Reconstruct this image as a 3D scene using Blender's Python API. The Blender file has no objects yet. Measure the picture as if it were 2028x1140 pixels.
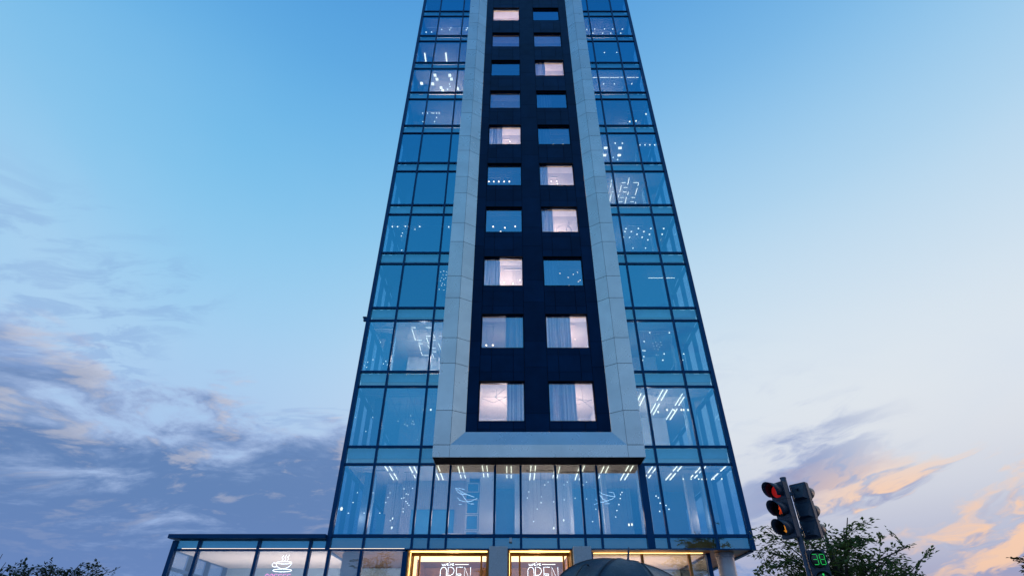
import bpy, bmesh, math, random
from mathutils import Vector, Matrix
R = math.radians
sc = bpy.context.scene
col = sc.collection

# ------------------------------------------------------------------ camera
PITCH = 34.9
F, CX, CY, CAMZ = 1070.0, 1014.0, 570.0, 1.6
cam_d = bpy.data.cameras.new('camera')
cam_d.lens = F / 2028 * 36
cam_d.sensor_width = 36
cam_d.clip_end = 6000
cam = bpy.data.objects.new('camera', cam_d)
col.objects.link(cam)
cam.location = (0, 0, CAMZ)
cam.rotation_euler = (R(90 + PITCH), 0, 0)
sc.camera = cam

# ------------------------------------------------------------------ render / view
sc.view_settings.view_transform = 'Standard'
sc.view_settings.look = 'None'
sc.view_settings.exposure = 0
sc.view_settings.gamma = 1
sc.view_settings.use_curve_mapping = False
cy = sc.cycles
cy.max_bounces = 8
cy.diffuse_bounces = 3
cy.glossy_bounces = 4
cy.transmission_bounces = 6
cy.transparent_max_bounces = 24
cy.caustics_reflective = False
cy.caustics_refractive = False
cy.sample_clamp_indirect = 6
cy.use_denoising = True
try:
    cy.denoiser = 'OPENIMAGEDENOISE'
except Exception:
    pass


# ------------------------------------------------------------------ node helper
class NT:
    def __init__(s, tree):
        s.t = tree
        tree.nodes.clear()

    def node(s, typ, **kw):
        n = s.t.nodes.new(typ)
        for k, v in kw.items():
            setattr(n, k, v)
        return n

    def put(s, inp, v):
        if isinstance(v, bpy.types.NodeSocket):
            s.t.links.new(v, inp)
        elif isinstance(v, (tuple, list)) and inp.type == 'RGBA' and len(v) == 3:
            inp.default_value = (*v, 1)
        else:
            inp.default_value = v

    def m(s, op, a, b=0.0, c=0.0, clamp=False):
        n = s.node('ShaderNodeMath', operation=op, use_clamp=clamp)
        s.put(n.inputs[0], a); s.put(n.inputs[1], b); s.put(n.inputs[2], c)
        return n.outputs[0]

    def vm(s, op, a, b=(0, 0, 0), scale=None):
        n = s.node('ShaderNodeVectorMath', operation=op)
        s.put(n.inputs[0], a); s.put(n.inputs[1], b)
        if scale is not None:
            s.put(n.inputs['Scale'], scale)
        return n.outputs['Value'] if op in ('DOT_PRODUCT', 'LENGTH') else n.outputs[0]

    def xyz(s, x, y, z):
        n = s.node('ShaderNodeCombineXYZ')
        s.put(n.inputs[0], x); s.put(n.inputs[1], y); s.put(n.inputs[2], z)
        return n.outputs[0]

    def sep(s, v):
        n = s.node('ShaderNodeSeparateXYZ'); s.put(n.inputs[0], v)
        return n.outputs

    def smooth(s, v, a, b, lo=0.0, hi=1.0):
        n = s.node('ShaderNodeMapRange', interpolation_type='SMOOTHSTEP')
        s.put(n.inputs['Value'], v)
        s.put(n.inputs['From Min'], a); s.put(n.inputs['From Max'], b)
        s.put(n.inputs['To Min'], lo); s.put(n.inputs['To Max'], hi)
        return n.outputs[0]

    def lin(s, v, a, b, lo=0.0, hi=1.0):
        n = s.node('ShaderNodeMapRange')
        s.put(n.inputs['Value'], v)
        s.put(n.inputs['From Min'], a); s.put(n.inputs['From Max'], b)
        s.put(n.inputs['To Min'], lo); s.put(n.inputs['To Max'], hi)
        return n.outputs[0]

    def noise(s, vec, scale, detail=4.0, rough=0.5, dist=0.0, out=0):
        n = s.node('ShaderNodeTexNoise')
        if vec is not None:
            s.put(n.inputs['Vector'], vec)
        s.put(n.inputs['Scale'], scale); s.put(n.inputs['Detail'], detail)
        s.put(n.inputs['Roughness'], rough); s.put(n.inputs['Distortion'], dist)
        return n.outputs[out]

    def mix(s, f, a, b, mode='MIX'):
        n = s.node('ShaderNodeMix', data_type='RGBA', blend_type=mode)
        s.put(n.inputs[0], f); s.put(n.inputs[6], a); s.put(n.inputs[7], b)
        return n.outputs[2]

    def ramp(s, f, stops):
        n = s.node('ShaderNodeValToRGB')
        cr = n.color_ramp
        cr.interpolation = 'B_SPLINE'
        while len(cr.elements) < len(stops):
            cr.elements.new(0.5)
        for e, (p, c) in zip(cr.elements, stops):
            e.position = p; e.color = (*c, 1)
        s.put(n.inputs[0], f)
        return n.outputs[0]


# ------------------------------------------------------------------ sky
SUN_AZ, SUN_EL = 62.0, 3.0           # the afterglow, right of the tower
world = bpy.data.worlds.new('World')
sc.world = world
world.use_nodes = True
N = NT(world.node_tree)
tc = N.node('ShaderNodeTexCoord')
D = N.vm('NORMALIZE', tc.outputs['Generated'])
dx, dy, dz = N.sep(D)
el = N.m('MULTIPLY', N.m('ARCSINE', dz), 180 / math.pi)           # degrees
azr = N.m('ARCTAN2', dx, dy)
az = N.m('MULTIPLY', azr, 180 / math.pi)
glow = N.m('ADD', N.m('MULTIPLY', N.m('COSINE', N.m('SUBTRACT', azr, R(SUN_AZ))), 0.5), 0.5)
wr = N.smooth(glow, 0.42, 0.97)
elf = N.lin(el, -10, 90)


def stops(lst):
    return [((e + 10) / 100, c) for e, c in lst]


left = N.ramp(elf, stops([(-10, (.09, .14, .28)), (0, (.15, .24, .50)), (9, (.28, .44, .76)), (19, (.42, .60, .86)),
                          (28, (.36, .63, .88)), (40, (.20, .545, .84)), (54, (.115, .41, .78)), (74, (.03, .21, .60)), (90, (.022, .19, .56))]))
right = N.ramp(elf, stops([(-10, (.20, .17, .24)), (0, (.30, .27, .43)), (6, (.37, .38, .56)), (12, (.66, .69, .77)), (20, (.78, .82, .86)),
                           (29, (.62, .75, .87)), (39, (.43, .67, .87)), (52, (.18, .48, .81)), (68, (.06, .29, .68)), (90, (.022, .19, .56))]))
base = N.mix(wr, left, right)
# faint veil so that the clear sky is not perfectly even
kk = N.m('ADD', N.m('MAXIMUM', dz, 0.0), 0.14)
cp = N.xyz(N.m('DIVIDE', dx, kk), N.m('DIVIDE', dy, kk), 0.0)      # flat cloud layer seen in perspective
veil = N.noise(N.vm('MULTIPLY', cp, (0.9, 0.6, 1)), 0.9, 5, 0.55, 0.6)
veil = N.smooth(veil, 0.42, 0.78)
veil = N.m('MULTIPLY', veil, N.smooth(el, 60, 22, 0.0, 0.34))
base = N.mix(veil, base, (.58, .70, .86))


def cloud(vec, scale, detail, rough, dist, sun_shift):
    a = N.noise(vec, scale, detail, rough, dist)
    b = N.noise(N.vm('ADD', vec, sun_shift), scale, max(detail - 3, 1), rough, dist)
    return a, b


# layer A: the broken grey-lavender bank low on the left (and all round except the glow)
warp = N.noise(cp, 0.7, 2, 0.5, 0, out=1)
cpa = N.vm('ADD', N.vm('MULTIPLY', cp, (0.85, 1.0, 1)), N.vm('SCALE', warp, scale=0.9))
# tilt so that the bands climb towards the left, as in the photograph
na, nb = cloud(N.vm('ADD', cpa, (3.7, 1.2, 0)), 1.15, 11, 0.60, 0.2, (0.12, 0.05, 0))
na = N.m('ADD', N.m('MULTIPLY', na, 0.66), N.m('MULTIPLY', N.noise(cpa, 4.6, 8, 0.62, 0.35), 0.34))
nb = N.m('ADD', N.m('MULTIPLY', nb, 0.66), N.m('MULTIPLY', N.noise(N.vm('ADD', cpa, (.05, .02, 0)), 4.6, 5, 0.6, 0.35), 0.34))
bias = N.smooth(el, 36, 9, -0.21, 0.155)
bias = N.m('SUBTRACT', bias, N.m('MULTIPLY', N.smooth(az, -8, 40), 0.26))
bias = N.m('ADD', bias, N.m('MULTIPLY', N.smooth(az, -120, -80, 1, 0), -0.26))
dens = N.smooth(N.m('ADD', na, bias), 0.47, 0.555)
lit = N.smooth(N.m('SUBTRACT', na, nb), 0.01, 0.09)
ca = N.mix(N.smooth(N.m('ADD', na, bias), 0.49, 0.64), (.37, .49, .75), (.105, .205, .44))
ca = N.mix(N.m('MULTIPLY', N.smooth(el, 14, 3), 0.75), ca, (.145, .24, .52))
creamy = N.mix(wr, (.78, .72, .70), (1.0, .66, .42))
ca = N.mix(N.m('MULTIPLY', lit, N.smooth(el, 6, 18, 0.05, 0.42)), ca, creamy)
skyc = N.mix(N.m('MULTIPLY', dens, 0.92), base, ca)
# fine mackerel ripples above the bank
rp = N.noise(N.vm('MULTIPLY', cpa, (1.0, 1.7, 1)), 9.0, 5, 0.6, 0.5)
rpm = N.m('MULTIPLY', N.smooth(N.noise(cpa, 1.6, 3, 0.5), 0.46, 0.62), N.m('MULTIPLY', N.smooth(el, 12, 22), N.smooth(el, 36, 28)))
rpm = N.m('MULTIPLY', rpm, N.smooth(glow, 0.97, 0.7))
skyc = N.mix(N.m('MULTIPLY', N.m('MULTIPLY', N.smooth(rp, 0.46, 0.62), rpm), 0.38), skyc, (.20, .34, .66))

# layer B: torn wisps near the glow; streaks that climb to the right, slate in shade and peach where lit
a_ = N.m('DIVIDE', az, 10.0); e_ = N.m('DIVIDE', el, 10.0)
u_ = N.m('ADD', N.m('MULTIPLY', a_, .97), N.m('MULTIPLY', e_, .24))
v_ = N.m('SUBTRACT', N.m('MULTIPLY', e_, .97), N.m('MULTIPLY', a_, .20))
uv = N.xyz(N.m('MULTIPLY', u_, .55), N.m('MULTIPLY', v_, 1.9), 3.3)
uvw = N.vm('ADD', uv, N.vm('SCALE', N.vm('SUBTRACT', N.noise(uv, 0.8, 4, 0.55, 0, out=1), (.5, .5, .5)), scale=1.5))
gnear = N.smooth(glow, .80, .93)
s1, s2 = cloud(N.vm('ADD', uvw, (2.2, 5.1, 0)), 1.0, 8, 0.58, 0.35, (0.05, 0.16, 0))
slate = N.m('MULTIPLY', N.smooth(s1, 0.47, 0.62), N.m('MULTIPLY', gnear, N.m('MULTIPLY', N.smooth(el, 24.5, 18.5), N.smooth(az, 40, 26))))
skyc = N.mix(N.m('MULTIPLY', slate, 0.85), skyc, N.mix(N.smooth(s1, .5, .66), (.36, .44, .68), (.20, .28, .54)))
p1, p2 = cloud(N.vm('ADD', uvw, (9.4, 1.7, 2)), 1.15, 8, 0.57, 0.4, (0.03, 0.14, 0))
peachm = N.m('MULTIPLY', N.smooth(p1, 0.45, 0.56), N.m('MULTIPLY', gnear, N.m('MULTIPLY', N.smooth(el, 16.5, 11.0), N.smooth(az, 22, 34))))
pc = N.mix(N.smooth(N.m('SUBTRACT', p1, p2), -0.045, 0.04), (.30, .34, .55), (1.0, .63, .40))
pc = N.mix(N.smooth(el, 6.5, 3), pc, (.50, .36, .44))
skyc = N.mix(N.m('MULTIPLY', peachm, 0.82), skyc, pc)
bg = N.node('ShaderNodeBackground')
N.put(bg.inputs[0], skyc)
bg.inputs[1].default_value = 1.0
N.t.links.new(bg.outputs[0], N.node('ShaderNodeOutputWorld').inputs[0])
world.cycles.sampling_method = 'MANUAL'
world.cycles.sample_map_resolution = 1024

sun_d = bpy.data.lights.new('sun', 'SUN')
sun_d.energy = 0.22
sun_d.angle = R(12)
sun_d.color = (1, .72, .52)
sun = bpy.data.objects.new('sun', sun_d)
col.objects.link(sun)
sun.rotation_euler = (R(90 - SUN_EL), 0, R(180 - SUN_AZ))
sun.location = (60, 40, 60)


# ------------------------------------------------------------------ helpers
def at(px, py, Y):
    """world point at distance Y seen at a photograph pixel"""
    e = R(PITCH) + math.atan((CY - py) / F)
    zc = Y * math.tan(e)
    return Vector(((px - CX) / F * (Y * math.cos(R(PITCH)) + zc * math.sin(R(PITCH))), Y, zc + CAMZ))


def at_z(px, py, z):
    e = R(PITCH) + math.atan((CY - py) / F)
    return at(px, py, (z - CAMZ) / math.tan(e))


WP = {}      # world position of every parent


def link(o, parent=None, w=(0, 0, 0)):
    col.objects.link(o)
    w = Vector(w)
    if parent is not None:
        o.parent = parent
        o.location = w - WP[parent]
    else:
        o.location = w
    WP[o] = w
    return o


def thing(name, label, cat, loc=(0, 0, 0), group=None):
    o = bpy.data.objects.new(name, None)
    o.empty_display_size = 0.2
    tag(o, label, cat, group)
    return link(o, None, loc)


def tag(o, label, cat, group=None):
    o['label'] = label
    o['category'] = cat
    if group:
        o['group'] = group
    return o


def structure(o):
    o['kind'] = 'structure'
    return o


_mc = {}


def bm_box(bm, x0, x1, y0, y1, z0, z1):
    v = [bm.verts.new(p) for p in ((x0, y0, z0), (x1, y0, z0), (x1, y1, z0), (x0, y1, z0), (x0, y0, z1), (x1, y0, z1), (x1, y1, z1), (x0, y1, z1))]
    for f in ((0, 3, 2, 1), (4, 5, 6, 7), (0, 1, 5, 4), (1, 2, 6, 5), (2, 3, 7, 6), (3, 0, 4, 7)):
        bm.faces.new([v[i] for i in f])


def bm_tube(bm, pts, rad, n=6, cap=True):
    """tapered tube along points; rad is a number or one per point"""
    rs = rad if isinstance(rad, (list, tuple)) else [rad] * len(pts)
    pts = [Vector(p) for p in pts]
    rings = []
    up = Vector((0.13, 0.21, 1))
    for i, p in enumerate(pts):
        d = (pts[min(i + 1, len(pts) - 1)] - pts[max(i - 1, 0)])
        if d.length < 1e-9:
            d = Vector((0, 0, 1))
        d.normalize()
        a = d.cross(up)
        if a.length < 0.05:
            a = d.cross(Vector((1, 0, 0)))
        a.normalize()
        b = d.cross(a)
        rings.append([bm.verts.new(p + (a * math.cos(2 * math.pi * k / n) + b * math.sin(2 * math.pi * k / n)) * rs[i]) for k in range(n)])
    for r0, r1 in zip(rings, rings[1:]):
        for k in range(n):
            bm.faces.new((r0[k], r0[(k + 1) % n], r1[(k + 1) % n], r1[k]))
    if cap:
        bm.faces.new(rings[0][::-1])
        bm.faces.new(rings[-1])


def bm_lathe(bm, prof, n=16, mat=None, cap0=True, cap1=True):
    rings = []
    for r, z in prof:
        rings.append([bm.verts.new((r * math.cos(2 * math.pi * k / n), r * math.sin(2 * math.pi * k / n), z)) for k in range(n)])
    for r0, r1 in zip(rings, rings[1:]):
        for k in range(n):
            bm.faces.new((r0[k], r0[(k + 1) % n], r1[(k + 1) % n], r1[k]))
    if cap0:
        bm.faces.new(rings[0][::-1])
    if cap1:
        bm.faces.new(rings[-1])
    if mat is not None:
        for r in rings:
            for v in r:
                v.co = mat @ v.co


def finish(bm, name, mat, parent=None, w=(0, 0, 0), smooth=False, bevel=0, normals=True):
    if normals:
        bmesh.ops.recalc_face_normals(bm, faces=bm.faces)
    if bevel:
        bmesh.ops.bevel(bm, geom=bm.edges[:], offset=bevel, segments=1, affect='EDGES', clamp_overlap=True)
    me = bpy.data.meshes.new(name)
    bm.to_mesh(me)
    bm.free()
    if smooth:
        for p in me.polygons:
            p.use_smooth = True
    me.materials.append(mat)
    return link(bpy.data.objects.new(name, me), parent, w)


def box(name, mat, parent, x0, x1, y0, y1, z0, z1, bevel=0.0):
    """world-space box, its mesh shared with every box of the same size and material"""
    s = (round(x1 - x0, 4), round(y1 - y0, 4), round(z1 - z0, 4))
    key = (name, mat.name, s, bevel)
    me = _mc.get(key)
    if me is None:
        bm = bmesh.new()
        bm_box(bm, -s[0] / 2, s[0] / 2, -s[1] / 2, s[1] / 2, -s[2] / 2, s[2] / 2)
        if bevel:
            bmesh.ops.bevel(bm, geom=bm.edges[:], offset=bevel, segments=1, affect='EDGES')
        me = bpy.data.meshes.new(name)
        bm.to_mesh(me)
        bm.free()
        me.materials.append(mat)
        _mc[key] = me
    return link(bpy.data.objects.new(name, me), parent, ((x0 + x1) / 2, (y0 + y1) / 2, (z0 + z1) / 2))


def boxes(name, mat, parent, lst, bevel=0.0):
    """several boxes that make up ONE piece"""
    bm = bmesh.new()
    c = Vector((sum(b[0] + b[1] for b in lst) / 2, sum(b[2] + b[3] for b in lst) / 2, sum(b[4] + b[5] for b in lst) / 2)) / len(lst)
    for b in lst:
        bm_box(bm, b[0] - c.x, b[1] - c.x, b[2] - c.y, b[3] - c.y, b[4] - c.z, b[5] - c.z)
    return finish(bm, name, mat, parent, c, bevel=bevel, normals=False)


def slab4(name, mat, parent, p, off):
    """a plate with four given corners, thickened by the vector off"""
    c = sum((Vector(q) for q in p), Vector()) / 4
    bm = bmesh.new()
    a = [bm.verts.new(Vector(q) - c) for q in p]
    b = [bm.verts.new(Vector(q) - c + Vector(off)) for q in p]
    bm.faces.new(a); bm.faces.new(b[::-1])
    for i in range(4):
        j = (i + 1) % 4
        bm.faces.new((a[i], b[i], b[j], a[j]))
    return finish(bm, name, mat, parent, c)


def tube(name, mat, parent, pts, rad, n=6, smooth=True):
    c = sum((Vector(q) for q in pts), Vector()) / len(pts)
    bm = bmesh.new()
    bm_tube(bm, [Vector(q) - c for q in pts], rad, n)
    return finish(bm, name, mat, parent, c, smooth=smooth)


def ball(name, mat, parent, p, r, stretch=1.0):
    key = ('ball', name, mat.name, round(r, 4), stretch)
    me = _mc.get(key)
    if me is None:
        bm = bmesh.new()
        bmesh.ops.create_icosphere(bm, subdivisions=2, radius=r)
        for v in bm.verts:
            v.co.z *= stretch
        me = bpy.data.meshes.new(name)
        bm.to_mesh(me)
        bm.free()
        for q in me.polygons:
            q.use_smooth = True
        me.materials.append(mat)
        _mc[key] = me
    return link(bpy.data.objects.new(name, me), parent, p)


# ------------------------------------------------------------------ materials
def mat_new(name):
    m = bpy.data.materials.new(name)
    m.use_nodes = True
    n = NT(m.node_tree)
    return m, n


def principled(name, base, rough=0.5, metal=0.0, spec=0.5, var=0.0, vscale=3.0, bump=0.0, bscale=40.0, coat=0.0, emit=None, estr=0.0, objvar=0.0, stint=None):
    m, n = mat_new(name)
    b = n.node('ShaderNodeBsdfPrincipled')
    out = n.node('ShaderNodeOutputMaterial')
    n.t.links.new(b.outputs[0], out.inputs[0])
    c = (*base, 1)
    tco = n.node('ShaderNodeTexCoord').outputs['Object']
    geo = n.node('ShaderNodeNewGeometry')
    if var:
        nz = n.noise(geo.outputs['Position'], vscale, 6, 0.6)
        f = n.lin(nz, 0.3, 0.7, 1 - var, 1 + var)
        c = n.mix(1.0, (*base, 1), n.xyz(f, f, f), 'MULTIPLY')
    if objvar:
        oi = n.node('ShaderNodeObjectInfo')
        f = n.lin(oi.outputs['Random'], 0, 1, 1 - objvar, 1 + objvar)
        c = n.mix(1.0, c, n.xyz(f, f, f), 'MULTIPLY')
    n.put(b.inputs['Base Color'], c)
    r = rough
    if var:
        r = n.lin(n.noise(geo.outputs['Position'], vscale * 1.7, 5, 0.6), 0.3, 0.7, max(rough - 0.07, 0.02), rough + 0.07)
    n.put(b.inputs['Roughness'], r)
    b.inputs['Metallic'].default_value = metal
    b.inputs['Specular IOR Level'].default_value = spec
    b.inputs['Coat Weight'].default_value = coat
    if stint:
        b.inputs['Specular Tint'].default_value = (*stint, 1)
    if bump:
        bp = n.node('ShaderNodeBump')
        bp.inputs['Strength'].default_value = bump
        bp.inputs['Distance'].default_value = 0.02
        n.put(bp.inputs['Height'], n.noise(geo.outputs['Position'], bscale, 6, 0.6))
        n.t.links.new(bp.outputs[0], b.inputs['Normal'])
    if emit:
        b.inputs['Emission Color'].default_value = (*emit, 1)
        b.inputs['Emission Strength'].default_value = estr
    return m


def emission(name, c, s):
    m, n = mat_new(name)
    e = n.node('ShaderNodeEmission')
    n.put(e.inputs[0], c)
    e.inputs[1].default_value = s
    n.t.links.new(e.outputs[0], n.node('ShaderNodeOutputMaterial').inputs[0])
    return m


def glass(name, tint, r0, rtint=(.86, .95, 1.0), wave=0.0):
    """coated architectural glass: sky reflection on the outer face, tinted view through"""
    m, n = mat_new(name)
    geo = n.node('ShaderNodeNewGeometry')
    tr = n.node('ShaderNodeBsdfTransparent')
    n.put(tr.inputs[0], tint)
    tr2 = n.node('ShaderNodeBsdfTransparent')
    gl = n.node('ShaderNodeBsdfGlossy')
    n.put(gl.inputs[0], rtint)
    gl.inputs['Roughness'].default_value = 0.0
    bp = n.node('ShaderNodeBump')
    bp.inputs['Strength'].default_value = 0.06
    bp.inputs['Distance'].default_value = 0.05
    n.put(bp.inputs['Height'], n.noise(geo.outputs['Position'], 0.55, 1, 0.4))
    oi = n.node('ShaderNodeObjectInfo')
    wn = n.node('ShaderNodeTexWhiteNoise', noise_dimensions='1D')
    n.put(wn.inputs['W'], n.m('MULTIPLY', oi.outputs['Random'], 91.7))
    tilt = n.vm('SCALE', n.vm('SUBTRACT', wn.outputs['Color'], (.5, .5, .5)), scale=.034)
    n.put(gl.inputs['Normal'], n.vm('NORMALIZE', n.vm('ADD', bp.outputs[0], tilt)))
    cosv = n.m('ABSOLUTE', n.vm('DOT_PRODUCT', geo.outputs['Incoming'], geo.outputs['Normal']))
    sch = n.m('POWER', n.m('SUBTRACT', 1.0, cosv, clamp=True), 5.0)
    rr = n.lin(oi.outputs['Random'], 0, 1, r0 * 0.93, r0 * 1.07)
    f = n.m('ADD', rr, n.m('MULTIPLY', sch, 1 - r0))
    mx = n.node('ShaderNodeMixShader')
    n.put(mx.inputs[0], f)
    n.t.links.new(tr.outputs[0], mx.inputs[1])
    n.t.links.new(gl.outputs[0], mx.inputs[2])
    mb = n.node('ShaderNodeMixShader')
    n.put(mb.inputs[0], geo.outputs['Backfacing'])
    n.t.links.new(mx.outputs[0], mb.inputs[1])
    n.t.links.new(tr2.outputs[0], mb.inputs[2])
    n.t.links.new(mb.outputs[0], n.node('ShaderNodeOutputMaterial').inputs[0])
    return m


M = {}
M['frame'] = principled('navy_aluminium', (.002, .032, .105), .32, .1, .45, var=.12, vscale=2, stint=(.12, .45, 1))
M['glass'] = glass('facade_glass', (.28, .42, .54), .45, (.11, .60, 1.0))
M['glass_band'] = glass('band_glass', (.80, .92, .96), .36, (.20, .70, 1.0))
M['glass_side'] = glass('flank_glass', (.76, .90, .94), .14, (.5, .8, 1.0))
M['glass_clear'] = glass('shop_glass', (.74, .80, .84), .27, (.8, .92, 1))
M['glass_win'] = glass('window_glass', (.46, .52, .58), .42, (.16, .58, 1.0))
M['spandrel'] = principled('spandrel_backing', (.14, .44, .68), .6, var=.1)
M['white_panel'] = principled('pale_metal_panel', (.52, .62, .69), .30, .45, .5, var=.09, vscale=.8, objvar=.06)
M['dark_panel'] = principled('navy_black_panel', (.0012, .0125, .042), .42, .0, .22, var=.25, vscale=1.2, objvar=.25, stint=(.08, .35, 1))
M['joint'] = principled('joint_shadow_gap', (.012, .022, .038), .8)
M['joint_dark'] = principled('dark_shadow_gap', (.0004, .0012, .004), .9, spec=.03)
M['reveal'] = principled('window_reveal', (.004, .006, .012), .8, spec=.08, var=.1)
M['ceiling'] = principled('ceiling_paint', (.62, .58, .55), .8, var=.03)
M['ceiling_dimmed'] = principled('dimmed_ceiling_paint', (.28, .26, .25), .8, var=.05)  # dimness of the upper rooms put into their ceiling colour
M['wall'] = principled('wall_paint', (.62, .62, .62), .8, var=.05)
M['wall_blue'] = principled('blue_grey_wall', (.22, .33, .44), .8, var=.05)
M['slat'] = principled('timber_slat', (.42, .40, .40), .6, var=.1, vscale=6)
M['panel_blue'] = principled('blue_acoustic_panel', (.05, .20, .36), .8, var=.06)
def curtain_mat():
    m, n = mat_new('sheer_curtain')
    geo = n.node('ShaderNodeNewGeometry')
    x, y, z = n.sep(geo.outputs['Position'])
    w = n.noise(n.xyz(n.m('MULTIPLY', x, 14.0), 0.0, n.m('MULTIPLY', z, .12)), 1.0, 4, .6)
    c = n.mix(n.smooth(w, .35, .65), (.36, .40, .50), (.82, .82, .84))  # fold shading put into the sheer cloth's colour as vertical streaks
    d = n.node('ShaderNodeBsdfDiffuse'); n.put(d.inputs[0], c)
    t = n.node('ShaderNodeBsdfTranslucent'); n.put(t.inputs[0], c)
    mx = n.node('ShaderNodeMixShader'); mx.inputs[0].default_value = .45
    n.t.links.new(d.outputs[0], mx.inputs[1]); n.t.links.new(t.outputs[0], mx.inputs[2])
    n.t.links.new(mx.outputs[0], n.node('ShaderNodeOutputMaterial').inputs[0])
    return m


M['curtain'] = curtain_mat()
M['floor'] = principled('office_floor', (.25, .22, .20), .6, var=.1)
M['concrete'] = principled('granite', (.36, .40, .47), .75, var=.25, vscale=38, bump=.35, bscale=60)
M['column'] = principled('column_metal', (.42, .44, .50), .42, .3, var=.08)
M['bronze'] = principled('bronze_lining', (.28, .13, .035), .38, .65, var=.12)
M['wood'] = principled('oak_lining', (.30, .15, .055), .5, var=.25, vscale=7)
M['tube'] = emission('tube_light', (1.0, .74, .50), 6.0)
M['bulb'] = emission('bulb_light', (1.0, .78, .56), 6)
M['bulb_warm'] = emission('bulb_warm', (1.0, .70, .40), 6)
M['led'] = emission('led_strip', (1.0, .84, .70), 1.7)
M['led_warm'] = emission('led_warm', (1.0, .62, .20), 4.0)
M['lum'] = emission('luminous_ceiling', (1.0, .74, .36), 3.2)
M['neon'] = emission('neon_white', (.92, .96, 1.0), 4.0)
M['neon_pink'] = emission('neon_pink', (1.0, .22, .62), 2.2)
M['wire'] = principled('dark_wire', (.02, .022, .03), .5)
M['black'] = principled('signal_black', (.012, .028, .060), .42, var=.15, vscale=14, bump=.06, bscale=80)
M['black_in'] = principled('visor_inside', (.006, .009, .014), .6)
M['pole'] = principled('pole_paint', (.03, .062, .115), .4, .2, var=.15, vscale=10)
M['rubber'] = principled('rubber', (.02, .02, .022), .7)
M['steel'] = principled('steel', (.35, .40, .46), .3, .9)
M['umbrella'] = principled('umbrella_cloth', (.024, .041, .066), .36, .0, .5, var=.2, vscale=16, bump=.25, bscale=120)
M['bark'] = principled('bark', (.045, .035, .026), .9, var=.3, vscale=18, bump=.5, bscale=30)
M['paving'] = principled('paving', (.20, .20, .21), .7, var=.15, vscale=1.2, bump=.1)
M['asphalt'] = principled('asphalt', (.05, .05, .054), .85, var=.2, vscale=2.5, bump=.2, bscale=50)
M['kerb'] = principled('kerb_stone', (.30, .30, .30), .8, var=.12)
M['paint'] = principled('road_paint', (.72, .72, .70), .7, var=.15)
M['roof'] = principled('roof_membrane', (.12, .13, .15), .9, var=.1)
M['cloth_coat'] = principled('coat_cloth', (.02, .025, .04), .85, var=.15, vscale=20)
M['skin'] = principled('skin', (.50, .30, .22), .5)
M['hair'] = principled('hair', (.03, .02, .015), .6)


def leaf_mat(name, c1, c2):
    m, n = mat_new(name)
    b = n.node('ShaderNodeBsdfPrincipled')
    geo = n.node('ShaderNodeNewGeometry')
    f = n.smooth(n.noise(geo.outputs['Position'], 2.1, 3, 0.6), 0.35, 0.68)
    g = n.smooth(n.noise(geo.outputs['Position'], 26, 2, 0.6), 0.35, 0.68)
    c = n.mix(f, c1, c2)
    c = n.mix(n.m('MULTIPLY', g, 0.45), c, (c2[0] * 1.5, c2[1] * 1.3, c2[2]))
    n.put(b.inputs['Base Color'], c)
    b.inputs['Roughness'].default_value = 0.55
    b.inputs['Specular IOR Level'].default_value = 0.35
    t = n.node('ShaderNodeBsdfTranslucent')
    n.put(t.inputs[0], c)
    mx = n.node('ShaderNodeMixShader')
    mx.inputs[0].default_value = 0.42
    n.t.links.new(b.outputs[0], mx.inputs[1])
    n.t.links.new(t.outputs[0], mx.inputs[2])
    n.t.links.new(mx.outputs[0], n.node('ShaderNodeOutputMaterial').inputs[0])
    return m


M['leaf'] = leaf_mat('leaf_green', (.036, .088, .046), (.115, .165, .035))
M['leaf_dark'] = leaf_mat('leaf_dark', (.012, .032, .034), (.032, .060, .032))
M['leaf_gold'] = leaf_mat('leaf_autumn', (.05, .04, .012), (.16, .085, .018))


def lamp(p, watts, c=(1, .66, .42), r=0.12):
    d = bpy.data.lights.new('room_lamp', 'POINT')
    d.energy = watts
    d.color = c
    d.shadow_soft_size = r
    o = bpy.data.objects.new('room_lamp', d)
    col.objects.link(o)
    o.location = p
    return o


# ------------------------------------------------------------------ ground
def sheet(name, mat, x0, x1, y0, y1, z):
    bm = bmesh.new()
    bm.faces.new([bm.verts.new(p) for p in ((x0, y0, z), (x1, y0, z), (x1, y1, z), (x0, y1, z))])
    return structure(finish(bm, name, mat))


sheet('ground', M['paving'], -2500, 2500, -2500, 2500, 0)
sheet('road', M['asphalt'], -400, 400, -14.0, -3.0, .004)
for i in range(-20, 21):
    structure(box('lane_marking', M['paint'], None, i * 6.0 - 1.3, i * 6.0 + 1.3, -8.56, -8.44, .006, .010))
structure(box('kerb', M['kerb'], None, -400, 400, -3.0, -2.7, -.02, .12))
structure(box('kerb', M['kerb'], None, -400, 400, -14.3, -14.0, -.02, .12))
structure(box('pavement', M['paving'], None, -400, 400, -2.7, 22.0, -.03, .115))

# ------------------------------------------------------------------ the tower
GY = 22.69                       # plane of the glass
FY = 21.60                       # face of the projecting frame
DY = 21.96                       # face of the dark strip
XL, XR = -7.12, 9.30
H = 3.5
NF = 15                          # floors of glazing
ZT = 5.71 + H * NF
YB = 36.0
tower = thing('office_tower', 'tall blue glass tower with pale projecting frame around a dark window strip', 'building', (1.1, 29.0, 0))


def zb(k):                       # bottom of the large pane on floor k
    return 5.71 + H * k


def zt(k):
    return 8.47 + H * k


PR = 0.07                        # mullions stand proud of the glass
T = .045


def pane(x0, x1, z0, z1, y=GY, mat=None):
    if z1 - z0 < 1:
        mat = M['glass_band']
    return box('glass_pane', mat or M['glass'], tower, x0, x1, y, y + .02, z0, z1)


def transom(x0, x1, z, y=GY, h=.045, pr=PR - .012):
    return box('transom', M['frame'], tower, x0, x1, y - pr, y + .10, z - h, z + h)


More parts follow.
